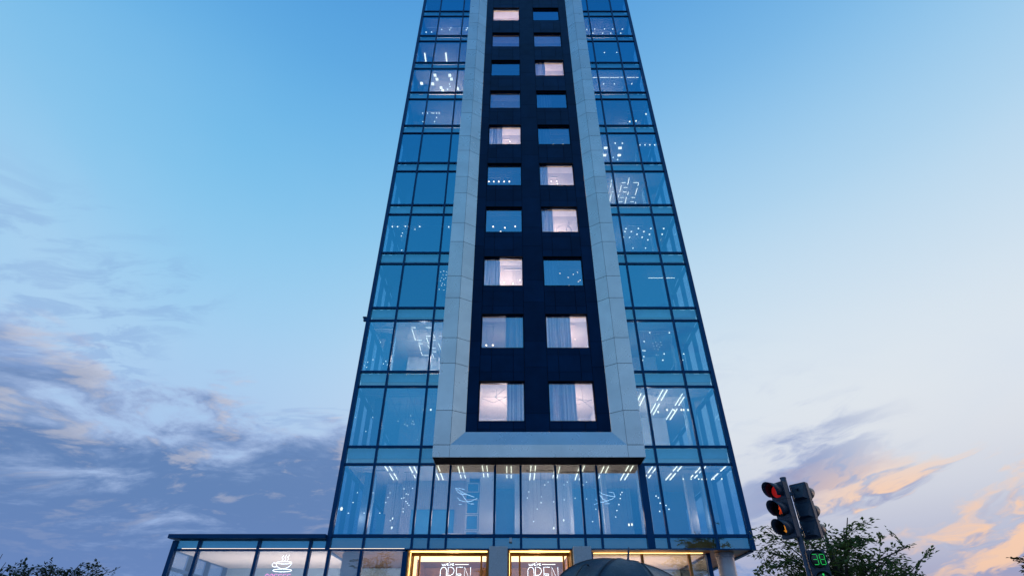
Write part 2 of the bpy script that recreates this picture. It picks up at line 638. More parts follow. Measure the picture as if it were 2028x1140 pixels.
def mullion(x, z0, z1, y=GY, w=T, pr=PR):
    return box('mullion', M['frame'], tower, x - w, x + w, y - pr, y + .12, z0, z1)


# corner posts, outer mullions
for x0, x1 in ((XL - .02, XL + .15), (XR - .15, XR + .02)):
    box('corner_post', M['frame'], tower, x0, x1, GY - .10, GY + .16, 5.20, ZT + .9)
    for y0 in (YB - .26,):
        box('corner_post', M['frame'], tower, x0, x1, y0, YB, 5.17, ZT + .9)
WL = [XL + .15, -5.72, -3.86, -3.20]
WR = [5.36, 6.05, 7.92, XR - .15]
for x in (-5.72, -3.86, 6.05, 7.92):
    mullion(x, 5.26, ZT)
LOW = [-3.22, -2.55, -.70, .35, 1.79, 2.84, 3.49]
for x in LOW:
    mullion(x, 5.26, 8.425)
box('mullion', M['frame'], tower, 5.22, 5.50, GY - .10, GY + .12, 5.26, 8.425)
# floors above the base
for k in range(1, NF):
    for X in (WL, WR):
        lo = X is WL
        transom(X[0], X[-1], zb(k))
        transom(X[0], X[-1], zt(k))
        for a, b in zip(X, X[1:]):
            pane(a, b, zb(k), zt(k))
            pane(a, b, zt(k), zb(k + 1))
for X in (WL, WR):
    transom(X[0], X[-1], zt(0))
    for a, b in zip(X, X[1:]):
        pane(a, b, zt(0), zb(1))
# base floor, full width
B0 = [XL + .15, -5.72, -3.86] + LOW + [5.36, 6.05, 7.92, XR - .15]
for a, b in zip(B0, B0[1:]):
    pane(a, b, zb(0), zt(0))
    pane(a, b, 5.26, zb(0))
transom(XL + .15, XR - .15, zb(0), h=.06)
transom(-4.10, XR - .15, 5.242, h=.019, pr=.085)
# spandrel backing behind each band, side and rear glazing, slabs
for k in range(NF):
    for a, b in ((XL + .16, -3.2), (5.4, XR - .16)):
        box('spandrel_backing', M['spandrel'], tower, a, b, GY + .16, GY + .18, zt(k) + .30, zb(k + 1) - .03)
box('spandrel_backing', M['spandrel'], tower, -12.9, XR - .16, GY + .16, GY + .18, 5.30, 5.66)
SY = [GY + .16, 24.0, 25.4, 27.0, 29.0, 31.0, 33.4, YB - .26]
for sx, d in ((XL, 1), (XR, -1)):
    xo = sx + d * .02
    for k in range(NF):
        for z0, z1 in ((zb(k), zt(k)), (zt(k), zb(k + 1))):
            box('glass_pane', M['glass_side'], tower, min(xo, xo + d * .02), max(xo, xo + d * .02), SY[0], SY[-1], z0, z1)
        for z in (zb(k), zt(k)):
            box('transom', M['frame'], tower, min(sx - d * .04, sx + d * .14), max(sx - d * .04, sx + d * .14), SY[0], SY[-1], z - .045, z + .045)
    for y in SY[1:-1]:
        box('mullion', M['frame'], tower, min(sx - d * .05, sx + d * .16), max(sx - d * .05, sx + d * .16), y - .05, y + .05, 5.26, ZT)
    box('fascia', M['frame'], tower, min(sx, sx + d * .14), max(sx, sx + d * .14), SY[0], SY[-1], 5.17, 5.26)
box('rear_wall', M['dark_panel'], tower, XL + .15, XR - .15, YB - .12, YB, 5.17, ZT + .9)
for k in range(NF):
    box('floor_slab', M['ceiling' if k < 2 else 'ceiling_dimmed'], tower, XL + .17, XR - .17, GY + .2, YB - .13, zt(k) + .05, zb(k + 1) - .06)
box('floor_slab', M['bronze'], tower, XL + .15, XR - .15, GY + .13, YB - .13, 5.222, 5.62)
box('parapet', M['frame'], tower, XL + .15, XR - .15, GY - .06, GY + .2, ZT, ZT + .9)
box('roof', M['roof'], tower, XL + .15, XR - .15, GY + .2, YB - .12, ZT, ZT + .25)

# ---- projecting frame
XO0, XC0, XI0, XI1, XC1, XO1 = -3.20, -2.51, -1.95, 4.16, 4.67, 5.36
ZB0, ZC0, ZI0 = 8.43, 8.93, 9.59
g = .011
JZ = [ZC0] + sorted([10.40 + H * j for j in range(15)] + [12.60 + H * j for j in range(14)])
JZ = [z for z in JZ if z < ZT - .3] + [ZT - .2]
for a, b in zip(JZ, JZ[1:]):
    for x0, x1 in ((XO0, XC0), (XC1, XO1)):
        box('frame_panel', M['white_panel'], tower, x0 + g * (x0 > 0), x1 - g * (x0 < 0), FY, FY + .03, a + g, b - g)
    for xc, xi in ((XC0, XI0), (XC1, XI1)):
        a2 = ZI0 if a == ZC0 else a + g
        s = -1 if xc < 0 else 1
        a1 = a if a == ZC0 else a + g
        slab4('frame_panel', M['white_panel'], tower, [(xc - s * .004, FY + .004, a1), (xi, DY, a2), (xi, DY, b - g), (xc - s * .004, FY + .004, b - g)], (s * .02, .03, 0))
for x0, x1 in ((XO0, XC0 - g), (XC0, XC1), (XC1 + g, XO1)):
    box('frame_panel', M['white_panel'], tower, x0, x1, FY, FY + .03, ZB0, ZC0 - g * (x0 != XC0) - .002)
slab4('frame_panel', M['white_panel'], tower, [(XC0, FY + .004, ZC0), (XC1, FY + .004, ZC0), (XI1, DY, ZI0), (XI0, DY, ZI0)], (0, .03, -.03))
# backing, side returns, soffit
boxes('frame_backing', M['joint'], tower, [(XO0 + .005, XC0 - .002, FY + .032, FY + .06, ZB0 + .06, ZT), (XC1 + .002, XO1 - .005, FY + .032, FY + .06, ZB0 + .06, ZT)])
for x0, x1 in ((XO0, XO0 + .03), (XO1 - .03, XO1)):
    box('frame_return', M['white_panel'], tower, x0, x1, FY + .062, GY - .01, ZB0 + .004, ZT - .2)
box('frame_soffit', M['reveal'], tower, XO0 + .02, XO1 - .02, FY + .032, GY - .075, ZB0 + .004, ZB0 + .055)
for xc, xi, s in ((XC0, XI0, -1), (XC1, XI1, 1)):
    slab4('frame_backing', M['joint'], tower, [(xc + s * .03, FY + .06, ZC0), (xi + s * .025, DY + .05, ZI0), (xi + s * .025, DY + .05, ZT - .2), (xc + s * .03, FY + .06, ZT - .2)], (s * .02, .03, 0))

# ---- dark strip: piers, cladding panels, windows
WIN = ((-1.45, .56), (1.59, 3.60))
PB = DY + .035
PT = .03


def clad(x0, x1, z0, z1, gx=.009):
    return box('cladding_panel', M['dark_panel'], tower, x0 + gx, x1 - gx, DY, DY + PT, z0 + .006, z1 - .006)


KMAX = 12
for k in range(1, KMAX + 1):
    dz_ = H * (k - 1)
    for x0, x1 in ((XI0, WIN[0][0]), (WIN[0][1], WIN[1][0]), (WIN[1][1], XI1)):
        if k == 1:
            clad(x0, x1, ZI0, 10.40)
        clad(x0, x1, 10.40 + dz_, 12.60 + dz_)
        clad(x0, x1, 12.60 + dz_, 13.90 + dz_)
    for (w0, w1) in WIN:
        cuts = [w0, w0 + .52, w0 + 1.51, w1]
        rows = [(11.91, 12.36), (12.36, 13.21), (13.21, 13.55)]
        if k == 1:
            rows = [(ZI0, 9.72), (9.72, 10.05)] + rows
        for r0, r1 in rows:
            for a, b in zip(cuts, cuts[1:]):
                clad(a, b, r0 + dz_, r1 + dz_)
o = box('cladding_panel', M['dark_panel'], tower, XI0, XI1, DY, DY + PT, 13.90 + H * (KMAX - 1) + .01, ZT - .2)
o['kind'] = 'stuff'
# solid wall behind the panels, with window openings
bm_l = []
for k in range(1, KMAX + 1):
    z0, z1 = 10.05 + H * (k - 1), 11.91 + H * (k - 1)
    zn = 13.55 + H * (k - 1)
    for x0, x1 in ((XI0, WIN[0][0] - .003), (WIN[0][1] + .003, WIN[1][0] - .003), (WIN[1][1] + .003, XI1)):
        bm_l.append((x0, x1, PB, PB + .15, z0 + .0, zn))
    for w0, w1 in WIN:
        bm_l.append((w0 - .003, w1 + .003, PB, PB + .15, z1 + .003, zn - .003))
bm_l.append((XI0, XI1, PB, PB + .15, ZI0, 10.05 - .004))
bm_l.append((XI0, XI1, PB, PB + .15, 13.55 + H * (KMAX - 1) + .002, ZT - .2))
boxes('core_wall', M['joint_dark'], tower, bm_l)
WG = DY + .16                    # window glass
for k in range(1, KMAX + 1):
    z0, z1 = 10.05 + H * (k - 1), 11.91 + H * (k - 1)
    for w0, w1 in WIN:
        c = ((w0 + w1) / 2, WG, (z0 + z1) / 2)
        key = 'window_frame_mesh'
        t = .022
        lst = [(w0, w0 + t, DY - .012, WG + .05, z0, z1), (w1 - t, w1, DY - .012, WG + .05, z0, z1),
               (w0 + t, w1 - t, DY - .010, WG + .05, z1 - t, z1), (w0 + t, w1 - t, DY - .010, WG + .05, z0, z0 + t)]
        if key not in _mc:
            fr = boxes('window', M['reveal'], tower, lst)
            _mc[key] = fr.data
            _mc['window_off'] = WP[fr] - Vector(c)
        else:
            fr = link(bpy.data.objects.new('window', _mc[key]), tower, Vector(c) + _mc['window_off'])
        box('pane', M['glass_win'], fr, w0 + t + .001, w1 - t - .001, WG, WG + .02, z0 + t + .001, z1 - t - .001)
        s = .05
        if ('sash',) not in _mc:
            sa = boxes('sash', M['frame'], fr, [(w0 + t, w0 + t + s * .5, WG - .03, WG + .04, z0 + t, z1 - t), (w1 - t - s * .5, w1 - t, WG - .03, WG + .04, z0 + t, z1 - t),
                                                (w0 + t + s * .5, w1 - t - s * .5, WG - .028, WG + .04, z1 - t - s * .5, z1 - t), (w0 + t + s * .5, w1 - t - s * .5, WG - .028, WG + .04, z0 + t, z0 + t + s * .5)])
            _mc[('sash',)] = sa.data
            _mc[('sash', 'off')] = WP[sa] - WP[fr]
        else:
            link(bpy.data.objects.new('sash', _mc[('sash',)]), fr, WP[fr] + _mc[('sash', 'off')])

# rooms behind the dark strip: partitions and back wall
for k in range(1, KMAX + 1):
    z0, z1 = zb(k) - .06, zt(k) + .05
    box('partition', M['wall'], tower, 1.03, 1.12, WG + .06, 26.6, z0, z1)
    for xx in (XI0 + .02, XI1 - .14):
        box('partition', M['wall'], tower, xx, xx + .12, WG + .06, 26.6, z0, z1)
    box('back_wall', M['wall'], tower, XI0 + .14, XI1 - .14, 26.6, 26.7, z0, z1)
    for a, b in ((XL + .3, XI0 + .02), (XI1 - .02, XR - .3)):
        box('back_wall', M['wall'], tower, a + (1.1 if a < 0 else 0), b - (0 if a < 0 else 1.1), 26.6, 26.7, z0, z1)
    for cxx in (-6.25, 8.40):
        box('column', M['wall_blue'], tower, cxx - .22, cxx + .22, 24.1, 24.6, z0, z1)
    box('floor_slab', M['ceiling'], tower, XI0 + .01, XI1 - .01, WG + .06, GY + .19, zt(k) + .05, zb(k + 1) - .06)
box('floor_slab', M['ceiling'], tower, XI0 + .01, XI1 - .01, WG + .06, GY + .19, zt(0) + .56, zb(1) - .06)

# ------------------------------------------------------------------ lobby floor behind the wide glazing
L0, L1 = zb(0) - .08, zt(0) + .05
# back wall in stretches, each with its own finish
box('back_wall', M['wall'], tower, XL + 1.3, -4.95, 25.9, 26.0, L0, L1)
box('back_wall', M['slat'], tower, -4.95, -2.05, 25.32, 25.42, L0, L1)
for i in range(34):
    x = -4.90 + i * .085
    box('slat', M['slat'], tower, x, x + .045, 25.26, 25.318, L0, L1)
box('wall_panel', M['panel_blue'], tower, -4.45, -2.55, 25.20, 25.255, 5.95, 7.25)
box('partition', M['wall'], tower, -2.04, -1.92, 24.9, 26.6, L0, L1)
box('back_wall', M['wall_blue'], tower, -1.92, 1.0, 26.6, 26.7, L0, L1)
for z0, z1 in ((5.7, 6.3), (6.34, 6.95), (6.99, 7.6), (7.9, 8.30)):
    boxes('picture_frame', M['wall'], tower, [(-2.00, -1.97, 24.86, 24.89, z0, z1), (-1.50, -1.47, 24.86, 24.89, z0, z1), (-1.97, -1.50, 24.86, 24.89, z0, z0 + .03), (-1.97, -1.50, 24.86, 24.89, z1 - .03, z1)])
box('wall_panel', M['panel_blue'], tower, -2.02, -1.44, 24.895, 24.92, L0, 8.34)
box('column', M['wall'], tower, -1.42, -.72, 24.6, 25.2, L0, L1)
box('column', M['wall'], tower, .12, .52, 24.3, 24.8, L0, L1)
box('back_wall', M['wall'], tower, .53, 2.5, 25.2, 25.3, L0, L1)
box('partition', M['wall'], tower, 2.5, 2.62, 24.4, 26.6, L0, L1)
box('back_wall', M['wall_blue'], tower, 2.62, 5.6, 26.6, 26.7, L0, L1)
box('column', M['wall'], tower, 3.9, 4.1, 24.2, 24.5, L0, L1)
box('column', M['wall'], tower, 5.65, 6.05, 24.8, 25.2, L0, L1)
box('back_wall', M['wall_blue'], tower, 6.1, 8.3, 27.2, 27.3, L0, L1)
box('column', M['wall'], tower, 7.55, 7.85, 24.2, 24.5, L0, L1)
box('column', M['wall_blue'], tower, 8.25, 8.65, 24.0, 24.5, L0, L1)
box('column', M['wall_blue'], tower, -6.4, -6.0, 24.0, 24.5, L0, L1)
box('wall_panel', M['panel_blue'], tower, -6.10, -5.72, 25.86, 25.895, 6.3, 7.2)
box('reception_desk', M['wall'], tower, -2.9, -2.1, 24.5, 24.85, L0, 6.15)
# ceiling tubes in staggered pairs
for i in range(15):
    x = -5.28 + 1.03 * i
    rows = ((23.0, 23.75), (24.1, 25.1)) if i % 2 == 0 else ((23.1, 24.0), (24.35, 24.8))
    for y0, y1 in rows:
        for d in (-.095, .095):
            box('ceiling_tube', M['tube'], tower, x + d - .016, x + d + .016, y0, y1, L1 - .035, L1 - .004)

for k in range(1, 12):
    for a, b in ((XL + .4, XI0), (XI1, XR - .4)):
        for y in (23.6, 24.8, 26.0):
            box('ceiling_joint', M['wall_blue'], tower, a, b, y - .012, y + .012, zt(k) + .040, zt(k) + .047)
        for i in range(1, 5):
            x = a + (b - a) * i / 5
            box('ceiling_joint', M['wall_blue'], tower, x - .012, x + .012, 22.95, 26.55, zt(k) + .036, zt(k) + .0395)

# floor 1, right wing: four pairs of tubes
for (ax, ay), (bx_, by_) in (((1313, 770.7), (1301, 791.7)), ((1321.7, 770.7), (1309, 791.7)), ((1351.7, 778.3), (1336.7, 801.7)), ((1355, 785), (1344, 801.7)),
                             ((1296.7, 798.3), (1288, 820)), ((1305.7, 798.3), (1294, 820)), ((1331.7, 808.3), (1320, 830)), ((1340, 808.3), (1328, 830)),
                             ((1270, 778), (1262, 793)), ((1276.7, 782), (1266.7, 802))):
    z = zt(1) + .044
    p, q = at_z(ax, ay, z), at_z(bx_, by_, z)
    xm = (p.x + q.x) / 2
    y0, y1 = min(p.y, q.y), max(p.y, q.y)
    box('ceiling_tube', M['tube'], tower, xm - .018, xm + .018, y0, y0 + max(.5, y1 - y0), z - .03, z)


def zigzag(segs, ox, oy, sc_, z):
    for x0, y0, x1, y1 in segs:
        p, q = at_z(ox + x0 / sc_, oy + y0 / sc_, z), at_z(ox + x1 / sc_, oy + y1 / sc_, z)
        tube('ceiling_tube', M['tube'], tower, [p, q], .016, 4, False)


zigzag([(525, 265, 550, 265), (527, 272, 541, 318), (541, 322, 549, 340), (557, 340, 585, 340), (567, 360, 592, 360), (570, 368, 581, 402), (581, 410, 590, 430), (597, 430, 625, 430),
        (610, 265, 645, 265), (645, 275, 662, 325), (612, 316, 640, 316), (614, 325, 626, 360), (623, 370, 634, 392), (650, 340, 668, 340), (635, 387, 668, 387), (650, 408, 672, 408),
        (648, 420, 668, 470), (668, 473, 690, 473), (692, 316, 706, 316), (685, 360, 700, 395)], 640, 560, 3.0, zt(2) + .02)
zigzag([(692, 375, 681, 422), (640, 408, 666, 408), (718, 408, 754, 408), (754, 412, 748, 430), (640, 425, 627, 470), (655, 440, 680, 440), (745, 445, 731, 490), (650, 470, 675, 470),
        (687, 470, 680, 490), (622, 488, 619, 505), (630, 507, 655, 507), (706, 507, 730, 507), (673, 505, 663, 548), (622, 535, 648, 535), (700, 535, 722, 535), (735, 535, 730, 553),
        (575, 390, 572, 405), (572, 415, 566, 440), (585, 440, 602, 440), (575, 470, 588, 470), (572, 485, 562, 530)], 1040, 240, 3.353, zt(5) + .02)
zigzag([(818, 1040, 993, 1040)], 1040, 240, 3.353, zt(3) - .25)
zigzag([(1535, 600, 1580, 600), (1590, 600, 1660, 600), (1668, 600, 1740, 600), (1750, 600, 1770, 600), (1800, 600, 1860, 600), (1868, 600, 1915, 600)], 780, 0, 3.9, zt(8) + .0)


def ceiling_panels(lst, ox, oy, sc_, z, w=.19, d=.22):
    for x, y in lst:
        p = at_z(ox + x / sc_, oy + y / sc_, z)
        box('ceiling_panel_light', M['tube'], tower, p.x - w / 2, p.x + w / 2, p.y - d / 2, p.y + d / 2, z - .02, z)


ceiling_panels([(318, 582), (333, 612), (432, 582), (445, 612), (365, 678), (378, 700), (215, 645), (300, 648), (490, 683)], 780, 0, 3.9, zt(8) + .03)
ceiling_panels([(535, 178), (630, 178), (527, 226), (625, 226)], 1040, 240, 3.353, zt(6) + .03, .22, .18)
ceiling_panels([(243, 445), (405, 443)], 780, 0, 3.9, zt(9) + .03, .10, .75)
# recessed spots
for lst, ox, oy, s_, k in (([(670, 712), (752, 712), (835, 712), (920, 712), (663, 732), (705, 732), (788, 732), (872, 732), (743, 750), (826, 750), (910, 750), (652, 770), (694, 770), (777, 770), (862, 770), (815, 787), (898, 787)], 1040, 240, 3.353, 4),
                           ([(1490, 230), (1551, 225), (1627, 225), (1690, 225), (1765, 225), (1538, 258), (1614, 258), (1675, 258), (1752, 258)], 780, 0, 3.9, 10),
                           ([(598, 146), (646, 146), (585, 240), (614, 255)], 1040, 240, 3.353, 6),
                           ([(1620, 648), (1703, 648), (1838, 648)], 780, 0, 3.9, 8),
                           ([(430, 650), (415, 690), (435, 670)], 780, 0, 3.9, 8)):
    for x, y in lst:
        p = at_z(ox + x / s_, oy + y / s_, zt(k) + .046)
        box('downlight', M['bulb'], tower, p.x - .032, p.x + .032, p.y - .04, p.y + .04, p.z - .02, p.z)

# ------------------------------------------------------------------ hanging lamps (things of their own)
ROW = ['lowest', 'second', 'third', 'fourth', 'fifth', 'sixth', 'seventh', 'eighth', 'ninth', 'tenth', 'eleventh', 'twelfth']


def pendants(label, lst, ox, oy, s_, Y, ceil, r=.05, warm=False, cords=True, stretch=1.0, group=None):
    pts = [at(ox + x / s_, oy + y / s_, Y + .11 * ((i * 7) % 3)) for i, (x, y) in enumerate(lst)]
    pts = [p for p in pts if p.z < ceil - .02]
    if not pts:
        return
    c = sum(pts, Vector()) / len(pts)
    t = thing('pendant_lamp', label, 'pendant lamp', (c.x, c.y, ceil), group)
    bar0, bar1 = min(p.x for p in pts), max(p.x for p in pts)
    y0, y1 = min(p.y for p in pts), max(p.y for p in pts)
    box('ceiling_rose', M['ceiling'], t, bar0 - .04, bar1 + .04, (y0 + y1) / 2 - .04, (y0 + y1) / 2 + .04, ceil - .035, ceil)
    for p in pts:
        b = ball('bulb', M['bulb_warm' if warm else 'bulb'], t, p, r * .66, stretch)
        if cords:
            box('cord', M['wire'], t, p.x - .004, p.x + .004, p.y - .004, p.y + .004, p.z + r * stretch, ceil - .035)
    return t


G0 = 'pendant lamps behind the glass'
c0 = L1
pendants('widely spaced bare bulbs in front of the slatted wall, lowest glass storey', [(388, 540), (560, 540), (755, 540), (730, 593), (707, 650), (337, 650), (285, 770), (462, 770), (640, 770), (758, 855)], 640, 880, 5.7, 23.6, c0, .032)
pendants('tangled chandelier of tiny bulbs before the slatted wall, lowest glass storey', [(912, 497), (938, 553), (960, 560), (912, 598), (885, 605), (935, 640), (952, 660), (968, 682), (905, 720), (903, 755), (1010, 490)], 640, 880, 5.7, 23.9, c0, .034)
pendants('glowing pear-shaped lamp beside the left corner post, lowest glass storey', [(207, 722)], 640, 880, 5.7, 23.4, c0, .075, True, True, 1.6)
pendants('slim white drop lamp low beside the slatted wall', [(775, 935), (785, 830)], 640, 880, 5.7, 23.8, c0, .045, False, True, 1.7)
pendants('sparse constellation of small bulbs above the right-hand entrance', [(950, 370), (935, 432), (1075, 420), (1073, 478), (1035, 542), (998, 668), (1200, 470), (1143, 272), (1110, 300)], 860, 900, 5.07, 23.6, c0, .034)
pendants('string of small bulbs left of the right leaf-shaped chandelier', [(1305, 450), (1415, 435), (1530, 440), (1528, 272), (1495, 300), (1303, 300), (1337, 272), (1590, 668), (1623, 543)], 860, 900, 5.07, 23.8, c0, .032)
pendants('short vertical chain of bulbs right of the right leaf-shaped chandelier', [(1885, 375), (1870, 398), (1868, 436), (1855, 498), (1835, 558), (1822, 622)], 860, 900, 5.07, 23.6, c0, .036)
pendants('pair of warm glass bell lamps near the wide mullion, lowest glass storey', [(1955, 700), (1985, 698)], 860, 900, 5.07, 23.7, c0, .055, True, True, 1.6)
pendants('warm candle-like lamp behind the middle of the lowest glass storey', [(1300, 655), (1200, 735)], 860, 900, 5.07, 24.0, c0, .05, True, True, 1.5)
pendants('level row of warm bulbs by the right corner, lowest glass storey', [(718, 303), (815, 303), (910, 303), (950, 305), (1005, 303), (1102, 300), (1200, 300)], 1240, 900, 6.335, 23.4, c0, .048, True)
pendants('dangling chain of bulbs right of the wide mullion, lowest glass storey', [(405, 537), (428, 605), (422, 708), (500, 633), (538, 680), (375, 515)], 1240, 900, 6.335, 23.7, c0, .042)
c1 = zt(1) + .05
pendants('two large bulbs beside the pale frame, second glass storey on the left', [(600, 752), (640, 752)], 640, 560, 3.0, 23.3, c1, .065)
pendants('loose swarm of tiny bulbs, second glass storey on the left', [(520, 787), (445, 820), (484, 838), (500, 846), (528, 835), (540, 838), (533, 820), (192, 797), (295, 797), (254, 880), (560, 930)], 640, 560, 3.0, 23.8, c1, .026)
pendants('row of warm teardrop bulbs under the slanting tubes, second glass storey on the right', [(790, 765), (843, 753), (885, 755), (928, 753), (942, 753), (968, 753)], 1040, 560, 3.0, 23.7, c1, .06, True, True, 1.4)
c2 = zt(2) + .05
pendants('spray of sparkling bulbs by the left corner, third glass storey', [(340, 352), (405, 352), (265, 470), (296, 456), (372, 465), (380, 485), (358, 480), (245, 490), (258, 500)], 640, 560, 3.0, 23.4, c2, .034)
pendants('scattered round bulbs in the middle right pane, third glass storey', [(740, 295), (857, 295), (707, 347), (700, 402), (712, 402), (705, 437), (698, 458), (826, 421), (818, 458), (942, 421), (935, 458)], 1040, 560, 3.0, 23.6, c2, .05)
pendants('glittering crystal cluster between round bulbs, third glass storey on the right', [(760, 358), (775, 352), (790, 362), (805, 350), (765, 376), (782, 372), (798, 380), (810, 368), (770, 392), (790, 395), (780, 426), (790, 428)], 1040, 560, 3.0, 23.9, c2, .020)
c3 = zt(3) + .05
pendants('curtain of glittering bulbs against the pale frame, fourth glass storey on the left', [(580, 1000), (600, 995), (618, 1000), (585, 1040), (600, 1050), (612, 1040), (622, 1060), (585, 1090), (605, 1085), (570, 1115), (600, 1120), (590, 1075), (578, 1060), (595, 1020), (615, 1020)], 700, 240, 3.353, 23.2, c3, .028)
c4 = zt(4) + .05
pendants('bright level row of bulbs, fifth glass storey on the left', [(258, 700), (293, 700), (330, 700), (345, 698), (365, 700), (405, 700), (440, 700), (633, 703)], 700, 240, 3.353, 23.6, c4, .058)
pendants('few bulbs hanging below the bright row, fifth glass storey on the left', [(408, 718), (325, 742), (262, 718), (318, 762), (320, 856)], 700, 240, 3.353, 23.9, c4, .045)
pendants('two bulbs low in the right pane above the chair backs, fifth glass storey', [(716, 842), (800, 842)], 1040, 240, 3.353, 23.6, c4, .05)
c6 = zt(6) + .05
pendants('four bulbs in the right corner pane, seventh glass storey', [(763, 158), (795, 158), (828, 158), (860, 158)], 1040, 240, 3.353, 23.4, c6, .065)
c7 = zt(7) + .05
pendants('long row of bulbs, eighth glass storey on the left', [(223, 875), (260, 875), (295, 875), (308, 875), (330, 875), (350, 875), (330, 908), (315, 940), (225, 940)], 780, 0, 3.9, 23.6, c7, .055)
pendants('three warm lamps over the chairs, eighth glass storey on the right', [(1822, 940), (1870, 935), (1948, 882)], 780, 0, 3.9, 23.5, c7, .085, True)
c9 = zt(9) + .05
pendants('row of six bulbs, tenth glass storey on the right', [(1627, 407), (1658, 407), (1690, 407), (1722, 407), (1755, 407), (1787, 407)], 780, 0, 3.9, 23.6, c9, .065)
c10 = zt(10) + .05
pendants('small bulbs in the lit top left office, eleventh glass storey', [(250, 250), (292, 250), (378, 218), (440, 218), (432, 232), (370, 230), (560, 232), (568, 218)], 780, 0, 3.9, 23.5, c10, .07)
# behind the windows of the dark strip
WY = 23.1
pendants('two warm bulbs in the left window, second row of the dark strip', [(205, 205), (267, 205)], 920, 640, 4.75, WY, zt(2) + .05, .075, True)
pendants('single small bulb before the curtain, second row left window', [(430, 165)], 920, 640, 4.75, WY, zt(2) + .05, .03)
pendants('thin drop bulbs in the right window, second row of the dark strip', [(893, 150), (1040, 150)], 920, 640, 4.75, WY, zt(2) + .05, .03)
pendants('three long-corded bulbs in the left window, third row of the dark strip', [(343, 785), (420, 795), (482, 765)], 920, 380, 4.383, WY, zt(3) + .05, .055)
pendants('sprinkle of tiny bulbs in the right window, third row of the dark strip', [(828, 707), (945, 715), (980, 697), (900, 742), (1003, 766), (988, 777), (907, 812)], 920, 380, 4.383, WY, zt(3) + .05, .036)
pendants('three bright bulbs in the left window, fourth row of the dark strip', [(249, 302), (351, 311), (440, 300), (313, 345)], 920, 380, 4.383, WY, zt(4) + .05, .075)
pendants('five bulbs in a row in the left window, fifth row of the dark strip', [(240, 940), (287, 940), (337, 940), (388, 940), (440, 940)], 920, 170, 4.957, WY, zt(5) + .05, .075)
pendants('three bulbs in the right window, fifth row of the dark strip', [(850, 937), (905, 937), (912, 963)], 920, 170, 4.957, WY, zt(5) + .05, .06)
pendants('bulb and two sparks in the left window, sixth row of the dark strip', [(445, 547), (308, 565), (255, 563)], 920, 170, 4.957, WY, zt(6) + .05, .06)
pendants('three bulbs along the sill of the right window, sixth row of the dark strip', [(777, 578), (872, 578), (966, 578)], 920, 170, 4.957, WY, zt(6) + .05, .085)
pendants('lone bulb at the sill of the left window, seventh row of the dark strip', [(375, 232)], 920, 170, 4.957, WY, zt(7) + .05, .07)


# stick chandeliers of dark wire in the lowest row of windows, hoops in the fourth
def wire_lamp(label, lines, ox, oy, s_, Y, ceil, r=.008, mat='wire', cat='chandelier'):
    pl = [[at(ox + x / s_, oy + y / s_, Y + .04 * i) for i, (x, y) in enumerate(ln)] for ln in lines]
    c = sum((p for ln in pl for p in ln), Vector()) / sum(len(ln) for ln in pl)
    t = thing('chandelier', label, cat, (c.x, c.y, ceil))
    for ln in pl:
        tube('rod', M[mat], t, ln, r, 5)
    box('cord', M['wire'], t, c.x - .005, c.x + .005, c.y - .005, c.y + .005, c.z, ceil)
    return t


wire_lamp('dark stick chandelier in the left window, lowest row of the dark strip', [[(157, 690), (398, 690)], [(160, 705), (272, 745), (395, 692)], [(285, 690), (398, 602)], [(285, 690), (408, 783)], [(245, 640), (288, 640)]], 920, 640, 4.75, 23.0, c1)
wire_lamp('dark stick chandelier in the right window, lowest row of the dark strip', [[(1045, 720), (1198, 718)], [(1052, 757), (1075, 762), (1198, 718)], [(1100, 718), (1200, 795)], [(1085, 676), (1118, 682)], [(1100, 718), (1050, 700)]], 920, 640, 4.75, 23.0, c1)
ring = lambda cx, cyy, rx, ry, a0, a1, n=18: [(cx + rx * math.cos(R(a0 + (a1 - a0) * i / n)), cyy - ry * math.sin(R(a0 + (a1 - a0) * i / n))) for i in range(n + 1)]


def ring_lamp(label, lines, ox, oy, s_, Y, ceil, r, mat):
    pl = [[at(ox + x / s_, oy + y / s_, Y + .05 * j) for i, (x, y) in enumerate(ln)] for j, ln in enumerate(lines)]
    c = sum((p for ln in pl for p in ln), Vector()) / sum(len(ln) for ln in pl)
    t = thing('chandelier', label, 'chandelier', (c.x, c.y, ceil))
    for ln in pl:
        tube('loop', M[mat], t, ln, r, 5)
    box('cord', M['wire'], t, c.x - .004, c.x + .004, c.y - .004, c.y + .004, c.z, ceil)


ring_lamp('dark hoop chandelier in the right window, fourth row of the dark strip', [ring(862, 350, 65, 62, -10, 190), ring(955, 330, 70, 58, -10, 230), ring(905, 330, 22, 30, 0, 360)], 920, 380, 4.383, 23.0, zt(4) + .05, .010, 'wire')
# leaf-shaped wire chandeliers glowing white
leaf1 = [[(215, 330), (250, 352), (300, 385), (350, 405), (400, 422)], [(215, 335), (235, 370), (270, 395), (310, 395)], [(230, 425), (255, 455), (310, 470), (370, 465), (430, 435)],
         [(262, 370), (290, 415), (320, 455), (352, 488)], [(240, 330), (275, 340), (308, 348)], [(248, 496), (275, 497)], [(362, 490), (400, 492)]]
ring_lamp('left leaf-shaped chandelier of glowing white wire above the left entrance', leaf1, 860, 900, 5.07, 23.9, c0, .007, 'neon')
leaf2 = [[(1650, 362), (1690, 392), (1750, 410), (1818, 417)], [(1655, 395), (1690, 440), (1730, 462)], [(1605, 498), (1660, 478), (1725, 465), (1790, 440), (1818, 415)],
         [(1750, 372), (1800, 378), (1815, 415)], [(1615, 440), (1650, 468), (1700, 475)], [(1715, 490), (1760, 488)], [(1650, 362), (1660, 400), (1690, 425)]]
ring_lamp('right leaf-shaped chandelier of glowing white wire by the wide mullion', leaf2, 860, 900, 5.07, 23.9, c0, .007, 'neon')


